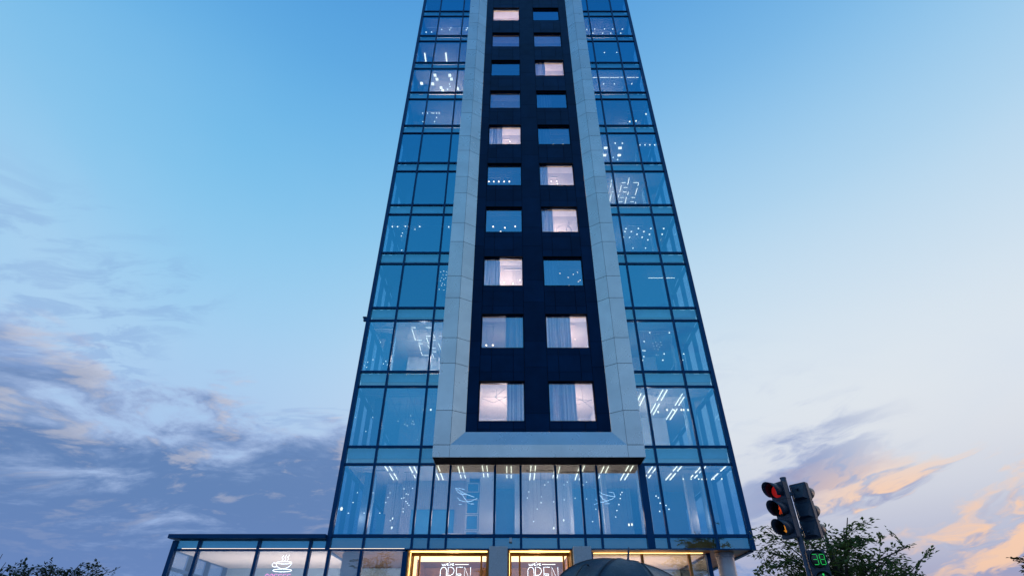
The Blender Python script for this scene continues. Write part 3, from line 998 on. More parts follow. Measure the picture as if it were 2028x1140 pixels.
# curtains
def curtain(label, x0, x1, k, y=WG + .16):
    z0, z1 = zb(k) + .02, zt(k) + .045
    n = int((x1 - x0) / .025)
    bm = bmesh.new()
    rows = []
    rnd = random.Random(int(x0 * 100) + k)
    ph = rnd.uniform(0, 6)
    for i in range(n + 1):
        x = (x1 - x0) * (i / n - .5)
        yy = .035 * math.sin(i * .9 + ph + .8 * math.sin(i * .23))
        rows.append((bm.verts.new((x, yy, z0 - zb(k))), bm.verts.new((x, yy * .8, z1 - zb(k)))))
    for a, b in zip(rows, rows[1:]):
        bm.faces.new((a[0], b[0], b[1], a[1]))
    o = finish(bm, 'curtain', M['curtain'], None, ((x0 + x1) / 2, y, zb(k)), smooth=True, normals=False)
    sm = o.modifiers.new('thick', 'SOLIDIFY')
    sm.thickness = .004
    tag(o, label, 'curtain', 'curtains in the dark strip')


CW = {(1, 'L'): (-.22, .53), (1, 'R'): (1.62, 2.82), (2, 'L'): (-.30, .53), (2, 'R'): (1.62, 2.79), (3, 'L'): (-1.42, -.62), (3, 'R'): (1.62, 2.35),
      (4, 'R'): (1.62, 2.25), (5, 'R'): (1.62, 2.10), (6, 'L'): (-1.42, -.60), (6, 'R'): (1.62, 2.4), (7, 'R'): (1.62, 2.6), (8, 'R'): (1.62, 2.30)}
for (k, s), (x0, x1) in CW.items():
    half = 'right' if (s == 'L' and x0 > -1) else 'left'
    curtain('pleated curtain on the %s side of the %s window, %s dark-strip row' % (half, 'left' if s == 'L' else 'right', ROW[k - 1]), x0, x1, k)

# chairs behind the glass on the fifth storey
for i, x in enumerate((672, 717, 750, 782, 830, 860)):
    p = at(1040 + x / 3.353, 240 + 862 / 3.353, 23.7)
    t = thing('office_chair', 'dark chair back, %s from the pale frame, fifth glass storey on the right' % ('nearest', 'second', 'third', 'fourth', 'fifth', 'sixth')[i], 'chair', (p.x, p.y, zb(4) - .06), 'chairs on the fifth glass storey')
    z = zb(4) - .06
    box('backrest', M['wire'], t, p.x - .17, p.x + .17, p.y - .02, p.y + .02, z + .5, z + .98)
    box('seat', M['wire'], t, p.x - .2, p.x + .2, p.y + .03, p.y + .45, z + .42, z + .48)
    box('stem', M['wire'], t, p.x - .03, p.x + .03, p.y + .2, p.y + .26, z + .05, z + .42)
    box('foot', M['wire'], t, p.x - .22, p.x + .22, p.y + .0, p.y + .46, z, z + .05)

p = at(725, 631, GY - .1)
t = tag(boxes('edge_lamp', M['frame'], None, [(XL - .16, XL - .025, GY - .10, GY + .02, p.z - .10, p.z + .06), (XL - .20, XL - .025, GY - .14, GY + .04, p.z + .062, p.z + .11)]), 'small dark lamp bracket on the left edge of the tower, third glass storey', 'lamp')
# security camera on the lower band
t = tag(box('wall_camera', M['column'], None, -.11, .0, GY - .17, GY - .073, 5.47, 5.63, .012), 'small pale box camera on the glass band between the two entrances', 'camera')

# ------------------------------------------------------------------ shop wing on the left (same building)
PX0 = -12.98
PM = [PX0 + .10, -12.01, -9.72, -7.74, -6.98, -5.74, -4.07]
box('corner_post', M['frame'], tower, PX0 - .06, PX0 + .10, GY - .09, GY + .12, 0, 5.54)
for x in PM[1:-1]:
    mullion(x, .12, 5.54 if x < -6.99 else 5.20, w=.055)
mullion(-4.07, .12, 5.16, w=.09)
for a, b in zip(PM, PM[1:]):
    if b < -6.9:
        pane(a, b, 5.26, 5.54)
        transom(a, b, .2, h=.08)
    box('glass_pane', M['glass_clear'], tower, a, b, GY, GY + .02, .2, 5.2)
transom(PM[0], PM[-1], 5.22, h=.035)
box('led_strip', M['led'], tower, PM[0] + .25, -4.12, GY - .05, GY - .02, 5.257, 5.272)
pane(-6.98 - .0, XL + .15, 5.26, 5.54) if False else None
# fascia and roof
boxes('fascia', M['frame'], tower, [(PX0 - .18, XL - .02, GY - .32, GY - .02, 5.588, 5.73), (PX0 - .18, XL - .02, GY - .02, 34.0, 5.60, 5.73)], bevel=0)
box('roof', M['roof'], tower, PX0 - .1, XL - .03, GY + .2, 33.8, 5.731, 5.77)
box('floor_slab', M['ceiling'], tower, PX0 + .14, XL + .14, GY + .2, 33.0, 5.20, 5.58)
# left flank glazing of the shop
PS = [GY + .12, 24.1, 25.6, 27.2]
for y in PS[1:]:
    box('mullion', M['frame'], tower, PX0 - .04, PX0 + .14, y - .05, y + .05, .12, 5.54)
for a, b in zip(PS, PS[1:]):
    box('glass_pane', M['glass_clear'], tower, PX0, PX0 + .02, a, b, .2, 4.55)
    box('glass_pane', M['glass_clear'], tower, PX0, PX0 + .02, a, b, 4.65, 5.2)
    box('transom', M['frame'], tower, PX0 - .03, PX0 + .12, a, b, 4.55, 4.65)
    box('transom', M['frame'], tower, PX0 - .03, PX0 + .12, a, b, 5.2, 5.54)
box('rear_wall', M['dark_panel'], tower, PX0, XL, 33.4, 33.6, 0, 5.6)
box('back_wall', M['wall_blue'], tower, PX0 + .02, -4.2, 27.3, 27.4, .12, 5.2)
box('column', M['wall'], tower, -6.62, -5.95, 23.3, 23.9, .12, 5.2)
box('partition', M['wood'], tower, -4.16, -4.06, GY + .13, 27.3, .12, 5.2)
box('shop_floor', M['floor'], tower, PX0 + .1, 9.1, GY + .13, 33.0, .02, .118)

# entrances: bronze lined recesses between granite piers
for x0, x1 in ((-.86, -.17), (2.31, 2.99)):
    box('granite_pier', M['concrete'], tower, x0, x1, GY - .34, GY + 1.5, 0, 5.30, .01)
EY = GY + .75
for n_, (x0, x1, m0, m1) in enumerate(((-3.98, -.875, -3.62, -1.20), (-.155, 2.295, .30, 2.02))):
    box('reveal_panel', M['bronze'], tower, x0, x1, GY - .04, EY + .10, 5.205, 5.219)
    box('reveal_panel', M['bronze'], tower, x0, x0 + .05, GY - .03, EY + .10, .12, 5.203)
    box('reveal_panel', M['bronze'], tower, x1 - .05, x1, GY - .03, EY + .10, .12, 5.203)
    box('led_strip', M['led_warm'], tower, x0 + .08, x1 - .08, GY + .10, GY + .32, 5.188, 5.203)
    box('led_strip', M['led_warm'], tower, x0 + .052, x0 + .066, GY + .34, GY + .42, .3, 5.18)
    # storefront: head, posts, leaf glass
    box('door_head', M['bronze'], tower, x0 + .052, x1 - .052, EY, EY + .09, 5.125, 5.202)
    for x in (x0 + .10, m0, m1, x1 - .10):
        box('door_post', M['bronze'], tower, x - .035, x + .035, EY + .002, EY + .085, .12, 5.123)
    for a, b in ((x0 + .14, m0 - .04), (m0 + .04, m1 - .04), (m1 + .04, x1 - .14)):
        box('glass_pane', M['glass_clear'], tower, a, b, EY + .03, EY + .05, .14, 5.122)
    # lobby: luminous ceiling, oak walls
    box('light_cove', M['lum'], tower, x0 + .12, x1 - .12, EY + .12, EY + 1.75, 5.17, 5.20)
    if n_ == 0:
        box('light_cove', M['led_warm'], tower, x0 + .15, x0 + .24, EY + .16, EY + .20, .2, 5.12)
    box('light_cove', M['lum'], tower, x0 + .06, x0 + .10, EY + .30, EY + .75, .2, 5.16)
    box('lobby_wall', M['wood'], tower, x0 - .02, x0 + .03, EY + .12, 27.2, .12, 5.215)
    box('lobby_wall', M['wood'], tower, x1 - .03, x1 + .02, EY + .12, 27.2, .12, 5.215)
    box('lobby_wall', M['wood'], tower, x0, x1, 27.2, 27.28, .12, 5.215)
# right of the entrances: shop front set back under the overhang
RY = 23.45
box('post', M['frame'], tower, 3.0, 3.10, GY + .1, RY + .12, .12, 5.16)
for a, b in zip((3.10, 5.11, 6.96), (5.11, 6.96, 7.66)):
    box('glass_pane', M['glass_clear'], tower, a, b, RY, RY + .02, .14, 5.215)
for x in (5.11, 6.96):
    box('mullion', M['bronze'], tower, x - .05, x + .05, RY - .05, RY + .10, .12, 5.219)
box('mullion', M['frame'], tower, 7.62, 7.78, RY - .08, RY + .12, .12, 5.219)
box('glass_pane', M['glass_clear'], tower, 7.70, 7.72, RY + .13, 31.0, .14, 5.16)
box('back_wall', M['wall_blue'], tower, 3.1, 7.68, 27.6, 27.7, .12, 5.16)
box('ceiling_panel', M['ceiling'], tower, 3.12, 7.60, RY + .13, 27.5, 5.18, 5.219)
box('led_strip', M['led_warm'], tower, 3.2, 7.5, RY - .10, RY - .06, 5.205, 5.219)
bm = bmesh.new()
bm_lathe(bm, [(.33, 0), (.33, 5.05), (.36, 5.07), (.36, 5.22)], 28)
finish(bm, 'round_column', M['column'], tower, (8.38, RY + .05, 0), smooth=False)

# ------------------------------------------------------------------ neon signs
def sign(name, label, pxlines, conv, Y, mat, rad, parts='neon_tube'):
    pl = [[conv(x, y) for x, y in ln] for ln in pxlines]
    c = sum((p for ln in pl for p in ln), Vector()) / sum(len(ln) for ln in pl)
    lo = min(p.z for ln in pl for p in ln)
    t = thing(name, label, 'neon sign', (c.x, Y, lo))
    for ln in pl:
        tube(parts, M[mat], t, ln, rad, 6)
    return t


def arc(cx, cy_, rx, ry, a0, a1, n=12):
    return [(cx + rx * math.cos(R(a0 + (a1 - a0) * i / n)), cy_ + ry * math.sin(R(a0 + (a1 - a0) * i / n))) for i in range(n + 1)]


# steaming cup, drawn on a 100 x 100 field: x right, z up (metres = /100 * .8)
def field(x0, z0, s, Y, sz=None):
    return lambda x, y: Vector((x0 + x * s, Y, z0 + y * (sz or s)))


cf = field(-9.21, 4.525, .0082, GY + .30, .0060)
cup = [[(22, 50)] + [(22 + 36 - 36 * math.cos(R(a)), 50 - 34 * math.sin(R(a))) for a in range(0, 181, 15)] + [(94, 50)],
       arc(58, 50, 36, 7, 0, 360, 24), [(24, 46), (10, 50), (4, 40), (9, 27), (28, 26)], arc(57, 6, 44, 8, 0, 360, 24),
       [(46, 60), (50, 70), (44, 80), (50, 92)], [(58, 58), (63, 70), (57, 82), (63, 96)], [(70, 60), (76, 72), (70, 82), (77, 95)]]
sign('neon_sign', 'white neon outline of a steaming cup in the shop window', cup, cf, GY + .3, 'neon', .0085)
LET = {'C': [[(9, 20 * .86), (7, 20), (3, 20), (0, 17), (0, 3), (3, 0), (7, 0), (9, 3)]], 'O': [[(3, 0), (0, 3), (0, 17), (3, 20), (7, 20), (10, 17), (10, 3), (7, 0), (3, 0)]],
       'F': [[(0, 0), (0, 20), (9, 20)], [(0, 11), (7, 11)]], 'E': [[(9, 0), (0, 0), (0, 20), (9, 20)], [(0, 10.5), (7, 10.5)]]}
lines = []
for i, ch in enumerate('COFFEE'):
    for ln in LET[ch]:
        lines.append([(x + i * 14.2, y) for x, y in ln])
sign('neon_sign', 'pink neon word COFFEE below the neon cup', lines, field(-9.33, 4.20, .0117, GY + .3), GY + .3, 'neon_pink', .012)

OPEN = [[(3, 0)] + [(0, 4), (0, 24)] + [(8 - 8 * math.cos(R(a)), 24 + 9 * math.sin(R(a))) for a in range(20, 161, 20)] + [(16, 24), (16, 4), (13, 0), (3, 0)],
        [(20, 0), (20, 33), (28, 33), (34, 30), (36, 24), (33, 17), (27, 14), (21, 14)],
        [(58, 33), (42, 33), (42, 3), (44, 0), (58, 0)], [(43, 17), (54, 17), (55, 15), (53, 13), (45, 13)],
        [(63, 0), (63, 33), (79, 0), (79, 33)]]
WERE = [[(3, 41), (4.5, 37), (7, 36.5), (9, 41), (10, 37), (12.5, 37), (14, 42)], [(16, 38.5), (19, 40), (19.5, 42), (17.5, 42), (16, 39), (17.5, 36.8), (21, 38)],
        [(22.5, 43.5), (23.2, 45.5)], [(24, 36.5), (25, 41.5), (26.5, 39.5), (29, 41)], [(30, 38.5), (33, 40), (33.4, 42), (31.5, 42), (30, 39), (31.5, 36.8), (35, 38)], [(38, 39.5), (73, 39.5)]]
for n_, (x0, lab) in enumerate(((-2.80, "white neon we're OPEN sign in the left entrance"), (.62, "white neon we're OPEN sign in the right entrance, nearer the umbrella"))):
    fo = field(x0, 4.27, .0149, EY + .22)
    sign('neon_sign', lab, OPEN + WERE, fo, EY + .22, 'neon', .0095)

# ------------------------------------------------------------------ light in the rooms whose lamps are on
for x in (-6.3, -5.3, -4.3, -3.2, -2.2, -.35, 1.1, 2.0, 3.1, 4.6, 5.15, 6.75, 8.0):
    lamp((x, 24.0, L1 - 1.9), 72 if x < 4 else 34, (1, .60, .42), .35)
for x in (-11.6, -9.4, -7.4, -5.2):
    lamp((x, 24.6, 3.2), 190, (1, .80, .70), .2)
for x in (4.2, 6.1):
    lamp((x, 25.0, 3.2), 260, (1, .62, .36), .2)
for x in (-2.4, 1.0):
    lamp((x, 24.6, 4.3), 260, (1, .62, .26), .2)
LIT_W = {(1, 'L'): 1.0, (1, 'R'): 1.0, (2, 'R'): 1.0, (3, 'L'): 1.05, (4, 'R'): .95, (5, 'R'): .75, (6, 'L'): 1.05, (8, 'R'): .9, (10, 'L'): 1.2, (2, 'L'): .16, (9, 'L'): .06, (9, 'R'): .05, (7, 'L'): .05}
for (k, s), w in LIT_W.items():
    x = -.45 if s == 'L' else 2.6
    lamp((x, 24.3, zt(k) - 1.15), (310 if k == 1 else 640) * w, (1, .66, .50), .18)
for k, x, w in ((1, 6.6, 45), (1, 8.2, 12), (2, -4.7, 38), (2, -3.4, 14), (5, 6.3, 36), (6, 6.0, 16), (4, 6.6, 10), (8, -5.2, 45), (8, -4.0, 30), (8, 6.8, 18), (10, -5.0, 22), (10, 6.8, 18), (9, -5.2, 22), (7, 8.3, 26), (7, -4.9, 10), (7, -3.3, 16), (2, 6.6, 8), (1, -4.9, 5)):
    lamp((x, 24.6, zt(k) - 1.1), w * (3.4 if k == 1 else 6.4), (1, .66, .46), .15)

# ------------------------------------------------------------------ traffic light
def glow_lens(name, c, s, grid=0.0):
    m, n = mat_new(name)
    b = n.node('ShaderNodeBsdfPrincipled')
    n.put(b.inputs['Base Color'], (c[0] * .05 + .004, c[1] * .05 + .003, c[2] * .05 + .003))
    b.inputs['Roughness'].default_value = .25
    co = n.node('ShaderNodeTexCoord').outputs['Object']
    x, y, z = n.sep(co)
    fx = n.m('SINE', n.m('MULTIPLY', x, 330.0)); fz = n.m('SINE', n.m('MULTIPLY', z, 330.0))
    f = n.smooth(n.m('MULTIPLY', fx, fz), -.6, .5, grid, 1.0)
    n.put(b.inputs['Emission Color'], c)
    n.put(b.inputs['Emission Strength'], n.m('MULTIPLY', f, s))
    n.t.links.new(b.outputs[0], n.node('ShaderNodeOutputMaterial').inputs[0])
    return m


M['red'] = glow_lens('red_lens', (1.0, .03, .03), .42, .04)
M['red_symbol'] = emission('orange_red_symbol', (1.0, .09, .02), .5)
M['amber_symbol'] = emission('amber_symbol', (1.0, .36, .04), .6)
M['redman'] = glow_lens('orange_red_lens', (1.0, .10, .02), 1.1, .5)
M['amber'] = glow_lens('amber_lens', (1.0, .34, .03), 1.2, .4)
M['lens_off'] = principled('lens_dark', (.012, .012, .012), .25)
M['green'] = emission('green_led', (.04, 1.0, .20), .62)


def child(name, bm, mat, parent, loc=(0, 0, 0), smooth=False, rot=None):
    bmesh.ops.recalc_face_normals(bm, faces=bm.faces)
    me = bpy.data.meshes.new(name)
    bm.to_mesh(me)
    bm.free()
    if smooth:
        for p in me.polygons:
            p.use_smooth = True
    me.materials.append(mat)
    o = bpy.data.objects.new(name, me)
    col.objects.link(o)
    o.parent = parent
    o.location = loc
    if rot:
        o.rotation_euler = rot
    return o


def housing(w, d, h, n, ribs):
    """signal housing: bevelled body with a stepped back per aspect"""
    bm = bmesh.new()
    hh = h / n
    for i in range(n):
        z0 = i * hh
        bm_box(bm, -w / 2, w / 2, 0, d * .62, z0 + .004, z0 + hh - .004)
    bm_box(bm, -w / 2 + .006, w / 2 - .006, .006, d * .60, .0, h)
    bmesh.ops.bevel(bm, geom=bm.edges[:], offset=.008, segments=2, affect='EDGES')
    if ribs:
        for i in range(n):
            z0 = i * hh
            a, b = w / 2 - .02, w / 2 - .075
            v = [bm.verts.new(p) for p in ((-a, d * .61, z0 + .02), (a, d * .61, z0 + .02), (a, d * .61, z0 + hh - .02), (-a, d * .61, z0 + hh - .02),
                                           (-b, d, z0 + .05), (b, d, z0 + .05), (a - .005, d * .72, z0 + hh - .05), (-a + .005, d * .72, z0 + hh - .05))]
            for f in ((0, 3, 2, 1), (4, 5, 6, 7), (0, 1, 5, 4), (1, 2, 6, 5), (2, 3, 7, 6), (3, 0, 4, 7)):
                bm.faces.new([v[j] for j in f])
    return bm


def visor_bm(r, ln, n=20, a0=-45, a1=225):
    """tunnel visor open below, front edge cut back towards the bottom"""
    bm = bmesh.new()
    ro, ri = r, r - .006
    A = [a0 + (a1 - a0) * i / n for i in range(n + 1)]
    rows = []
    for a in A:
        s, c = math.sin(R(a)), math.cos(R(a))
        cut = ln * (.48 + .52 * max(0, (s + .75) / 1.75) ** .8)
        rows.append([bm.verts.new(p) for p in ((ro * c, 0, ro * s), (ro * c * 1.02, -cut, ro * s * 1.02), (ri * c * 1.02, -cut, ri * s * 1.02), (ri * c, 0, ri * s))])
    for p, q in zip(rows, rows[1:]):
        for i in range(4):
            j = (i + 1) % 4
            bm.faces.new((p[i], q[i], q[j], p[j]))
    bm.faces.new(rows[0]); bm.faces.new(rows[-1][::-1])
    return bm


def lens_bm(r):
    bm = bmesh.new()
    bm_lathe(bm, [(r, 0), (r * .98, .012), (r * .75, .026), (r * .4, .034), (.004, .037)], 24, Matrix.Rotation(R(90), 4, 'X'))
    return bm


def head3(parent, loc, yaw, mats):
    """three-aspect head; front faces local -y"""
    hh, w, d = .30, .30, .17
    h = child('signal_head', housing(w, d, .9, 3, True), M['black'], parent, loc, rot=(0, 0, yaw))
    for i, mt in enumerate(mats):
        z = .75 - .3 * i
        child('lens', lens_bm(.102), M[mt], h, (0, -.004, z), True)
        child('visor', visor_bm(.128, .26), M['black'], h, (0, -.001, z), True)
    bm = bmesh.new()
    for z in (.10, .80):
        bm_box(bm, -.02, .02, d * .6, d + .02, z - .015, z + .015)
    child('bracket', bm, M['pole'], h)
    return h


tlp = Vector((4.84, 9.86, .115))
tl = thing('traffic_light', 'dark traffic signal pole with red lights and a green 38 countdown', 'traffic light', tlp)
bm = bmesh.new()
bm_tube(bm, [(0, 0, 0), (0, 0, 4.22)], .050, 16)
bm_tube(bm, [(0, 0, 4.215), (0, 0, 4.235)], .054, 16)
bm_tube(bm, [(0, 0, 0), (0, 0, .9)], .085, 16)
child('pole', bm, M['pole'], tl, smooth=False)
for z in (3.36, 3.95):
    bm = bmesh.new()
    bm_tube(bm, [(-.18, -.02, z), (0, -.01, z), (.16, .02, z)], .018, 8)
    bm_tube(bm, [(0, 0, z - .03), (0, 0, z + .03)], .062, 16)
    child('bracket', bm, M['pole'], tl)
hl = head3(tl, (-.215, -.10, 3.22), R(-64), ('red', 'lens_off', 'lens_off'))
for z, mt, figure in ((.45, 'red_symbol', True), (.15, 'amber_symbol', False)):
    bm = bmesh.new()
    if figure:
        bmesh.ops.create_icosphere(bm, subdivisions=1, radius=.014, matrix=Matrix.Translation((0, -.045, z + .062)))
        for ln, rr in (([(0, .042), (.002, -.005)], .013), ([(.002, -.005), (.020, -.035), (.016, -.072)], .008), ([(.002, -.005), (-.016, -.04), (-.03, -.072)], .008),
                       ([(0, .036), (.03, .01)], .007), ([(0, .036), (-.026, .008)], .007)):
            bm_tube(bm, [(x_, -.045, z + z_) for x_, z_ in ln], rr, 6)
    else:
        bm_tube(bm, [(.0, -.045, z + .05), (.0, -.045, z - .06)], .008, 6)
        bm_tube(bm, [(-.028, -.045, z - .03), (.0, -.045, z - .062), (.028, -.045, z - .03)], .007, 6)
    child('symbol', bm, M[mt], hl)
hr = head3(tl, (.275, .02, 3.225), R(128), ('lens_off', 'lens_off', 'lens_off'))
cable = [(.11, .08, 3.14), (.13, .05, 3.02), (.19, .02, 2.93)]
bm = bmesh.new(); bm_tube(bm, cable, .008, 6)
child('cable', bm, M['rubber'], tl)


def ped_head(loc, yaw, lit):
    h = child('pedestrian_head', housing(.30, .17, .60, 2, True), M['black'], tl, loc, rot=(0, 0, yaw))
    for z in (.45, .15):
        child('lens', lens_bm(.122), M['lens_off'], h, (0, -.003, z), True)
        if not lit:
            child('visor', visor_bm(.135, .16), M['black'], h, (0, -.001, z), True)
        else:
            child('visor', visor_bm(.138, .05, 24, -60, 240), M['black'], h, (0, -.001, z), True)
    if lit:
        SEG = {'3': 'abgcd', '8': 'abcdefg'}
        P = {'a': ((0, 2), (1, 2)), 'b': ((1, 2), (1, 1)), 'c': ((1, 1), (1, 0)), 'd': ((0, 0), (1, 0)), 'e': ((0, 1), (0, 0)), 'f': ((0, 2), (0, 1)), 'g': ((0, 1), (1, 1))}
        for x0, ch in ((-.092, '3'), (.020, '8')):
            bm = bmesh.new()
            for s in SEG[ch]:
                (ax, az_), (bx_, bz) = P[s]
                a = Vector((x0 + ax * .075, -.045, .45 - .075 + az_ * .075)); b = Vector((x0 + bx_ * .075, -.045, .45 - .075 + bz * .075))
                dd = (b - a) * .09
                bm_tube(bm, [a + dd, b - dd], .0035, 6)
            child('digit', bm, M['green'], h)
        bm = bmesh.new()   # walking figure
        def st(*pts, r=.008):
            bm_tube(bm, [(x, -.045, z) for x, z in pts], r, 6)
        bmesh.ops.create_icosphere(bm, subdivisions=1, radius=.016, matrix=Matrix.Translation((0, -.045, .235)))
        st((0, .215), (.004, .15), r=.014); st((.004, .15), (.03, .11), (.028, .07)); st((.004, .15), (-.018, .11), (-.045, .075))
        st((0, .205), (.03, .175), (.048, .165)); st((0, .205), (-.03, .18), (-.04, .15))
        child('walking_figure', bm, M['green'], h)
    return h


ped_head((.125, -.145, 2.44), R(-4), True)
ped_head((.215, .11, 2.44), R(70), False)

# ------------------------------------------------------------------ umbrella and the person below the frame who holds it
UP = Vector((.968, 5.0, 2.315))
ub = thing('umbrella', 'open dark slate umbrella wet with rain, its tip pointing up before the entrances', 'umbrella', UP)
ub.rotation_euler = (R(2), R(10), 0)
NR, UR, UD = 8, .585, .245


def upt(a, t, sag):
    r = UR * math.sin(t * 1.22) / math.sin(1.22)
    z = -UD * (1 - math.cos(t * 1.22)) / (1 - math.cos(1.22))
    edge = 1 - sag * (.085 * t * t)
    return Vector((r * edge * math.cos(a), r * edge * math.sin(a), z - sag * .052 * t + sag * .030 * t ** 4))


for i in range(NR):
    bm = bmesh.new()
    a0 = 2 * math.pi * (i + .3) / NR
    na_, nt = 10, 14
    grid = []
    for j in range(nt + 1):
        t = max(j / nt, .02)
        row = []
        for q in range(na_ + 1):
            u = q / na_
            sag = 1 - (2 * u - 1) ** 2
            p = upt(a0 + u * 2 * math.pi / NR, t, sag)
            p.z += .0052 * math.sin(q * 2.4 + i) * sag * (1 - t) * (1 if j > 1 else 0)
            row.append(bm.verts.new(p))
        grid.append(row)
    for r0, r1 in zip(grid, grid[1:]):
        for q in range(na_):
            bm.faces.new((r0[q], r1[q], r1[q + 1], r0[q + 1]))
    o = child('canopy_panel', bm, M['umbrella'], ub, smooth=True)
    sm = o.modifiers.new('thick', 'SOLIDIFY'); sm.thickness = .0025
    bm = bmesh.new()
    bm_tube(bm, [upt(a0, t / 10, 0) + Vector((0, 0, -.007)) for t in range(1, 11)], .0028, 5)
    child('rib', bm, M['steel'], ub)
    bm = bmesh.new()
    e = upt(a0, 1, 0)
    bm_tube(bm, [e * .99, e * 1.02], .005, 6)
    child('rib_tip', bm, M['wire'], ub)
    # piping along the seam
    bm = bmesh.new()
    bm_tube(bm, [upt(a0, max(t / 14, .03), 0) + Vector((0, 0, .0015)) for t in range(0, 15)], .0026, 5)
    child('seam', bm, M['wire'], ub)
bm = bmesh.new()
bm_lathe(bm, [(.020, -.004), (.016, .008), (.0085, .014), (.0078, .095), (.006, .104), (.001, .106)], 12)
child('ferrule', bm, M['pole'], ub, smooth=False)
bm = bmesh.new()
bm_tube(bm, [(0, 0, -.01), (0, 0, -.82)], .006, 8)
child('shaft', bm, M['steel'], ub)
bm = bmesh.new()
bm_tube(bm, [(0, 0, -.82), (0, 0, -1.02), (.015, 0, -1.06), (.05, 0, -1.075), (.08, 0, -1.05), (.085, 0, -1.02)], .011, 8)
child('handle', bm, M['wood'], ub)
# closing strap looped out on the cloth
bm = bmesh.new()
a = math.pi * 1.19
pts = [upt(a, .62, .9) + Vector((0, 0, .004)), upt(a, .66, .9) + Vector((0, 0, .030)), upt(a, .74, .9) + Vector((-.005, -.01, .040)), upt(a, .84, .9) + Vector((-.01, -.015, .022)), upt(a, .95, .9) + Vector((-.012, -.018, .008))]
for p, q in zip(pts, pts[1:]):
    w_ = Vector((-math.sin(a), math.cos(a), 0)) * .011
    v = [bm.verts.new(z) for z in (p - w_, p + w_, q + w_, q - w_)]
    bm.faces.new(v)
o = child('strap', bm, M['wire'], ub, smooth=True)
sm = o.modifiers.new('thick', 'SOLIDIFY'); sm.thickness = .003
# raindrops beaded on the cloth
rnd = random.Random(5)
bm = bmesh.new()
for _ in range(420):
    a = rnd.uniform(0, 2 * math.pi); t = rnd.uniform(.08, 1) ** .7
    u = ((a / (2 * math.pi) * NR - .3) % 1)
    p = upt(a, t, 1 - (2 * u - 1) ** 2)
    r = rnd.uniform(.0014, .0034)
    bmesh.ops.create_icosphere(bm, subdivisions=1, radius=r, matrix=Matrix.Translation(p + Vector((0, 0, r * .3))) @ Matrix.Diagonal((1, 1, .55, 1)))
o = child('raindrops', bm, principled('water_drop', (.25, .32, .4), .05, 0, 1.0), ub, smooth=True)
o['kind'] = 'stuff'


def person(px, py, hand):
    t = thing('person', 'person in a dark coat standing under the slate umbrella', 'person', (px, py, .115))
    loc = Vector((px, py, .115))
    h = Vector(hand) - loc
    me = bpy.data.meshes.new('body')
    V = [(0, 0, .93), (0, 0, 1.15), (0, .01, 1.38), (0, .01, 1.47), (0, -.0, 1.55), (0, -.01, 1.66), (0, -.01, 1.74),
         (-.09, 0, .86), (-.10, -.01, .48), (-.105, .03, .08), (-.11, -.11, .035), (.09, 0, .86), (.10, .02, .48), (.105, .06, .08), (.11, -.08, .035),
         (-.19, .01, 1.40), (-.25, .03, 1.13), (-.25, -.05, .88), (-.245, -.08, .79), (.19, .01, 1.40), ((.24 + h.x) / 2 + .06, -.03, 1.14), (h.x + .03, h.y + .03, h.z - .03), (h.x, h.y, h.z)]
    E_ = [(0, 1), (1, 2), (2, 3), (3, 4), (4, 5), (5, 6), (0, 7), (7, 8), (8, 9), (9, 10), (0, 11), (11, 12), (12, 13), (13, 14), (2, 15), (15, 16), (16, 17), (17, 18), (2, 19), (19, 20), (20, 21), (21, 22)]
    rad = [.15, .14, .15, .07, .055, .085, .075, .095, .065, .05, .045, .095, .065, .05, .045, .07, .05, .04, .035, .07, .05, .038, .035]
    me.from_pydata(V, E_, [])
    o = bpy.data.objects.new('body', me)
    col.objects.link(o); o.parent = t
    sk = o.modifiers.new('skin', 'SKIN')
    for i, r in enumerate(rad):
        sv = me.skin_vertices[0].data[i]
        sv.radius = (r, r * .8)
        sv.use_root = (i == 0)
    o.modifiers.new('sub', 'SUBSURF').levels = 1
    me.materials.append(M['cloth_coat'])
    bm = bmesh.new()
    bmesh.ops.create_uvsphere(bm, u_segments=16, v_segments=12, radius=.1, matrix=Matrix.Translation((0, -.02, 1.655)) @ Matrix.Diagonal((.82, .98, 1.18, 1)))
    bmesh.ops.create_icosphere(bm, subdivisions=1, radius=.016, matrix=Matrix.Translation((0, -.118, 1.645)) @ Matrix.Diagonal((.8, 1, 1.5, 1)))
    child('head', bm, M['skin'], t, smooth=True)
    bm = bmesh.new()
    bmesh.ops.create_uvsphere(bm, u_segments=16, v_segments=10, radius=.108, matrix=Matrix.Translation((0, .005, 1.68)) @ Matrix.Diagonal((.86, .95, 1.08, 1)))
    child('hair', bm, M['hair'], t, smooth=True)


person(.62, 5.05, (.968 - .16, 5.0, 1.36))


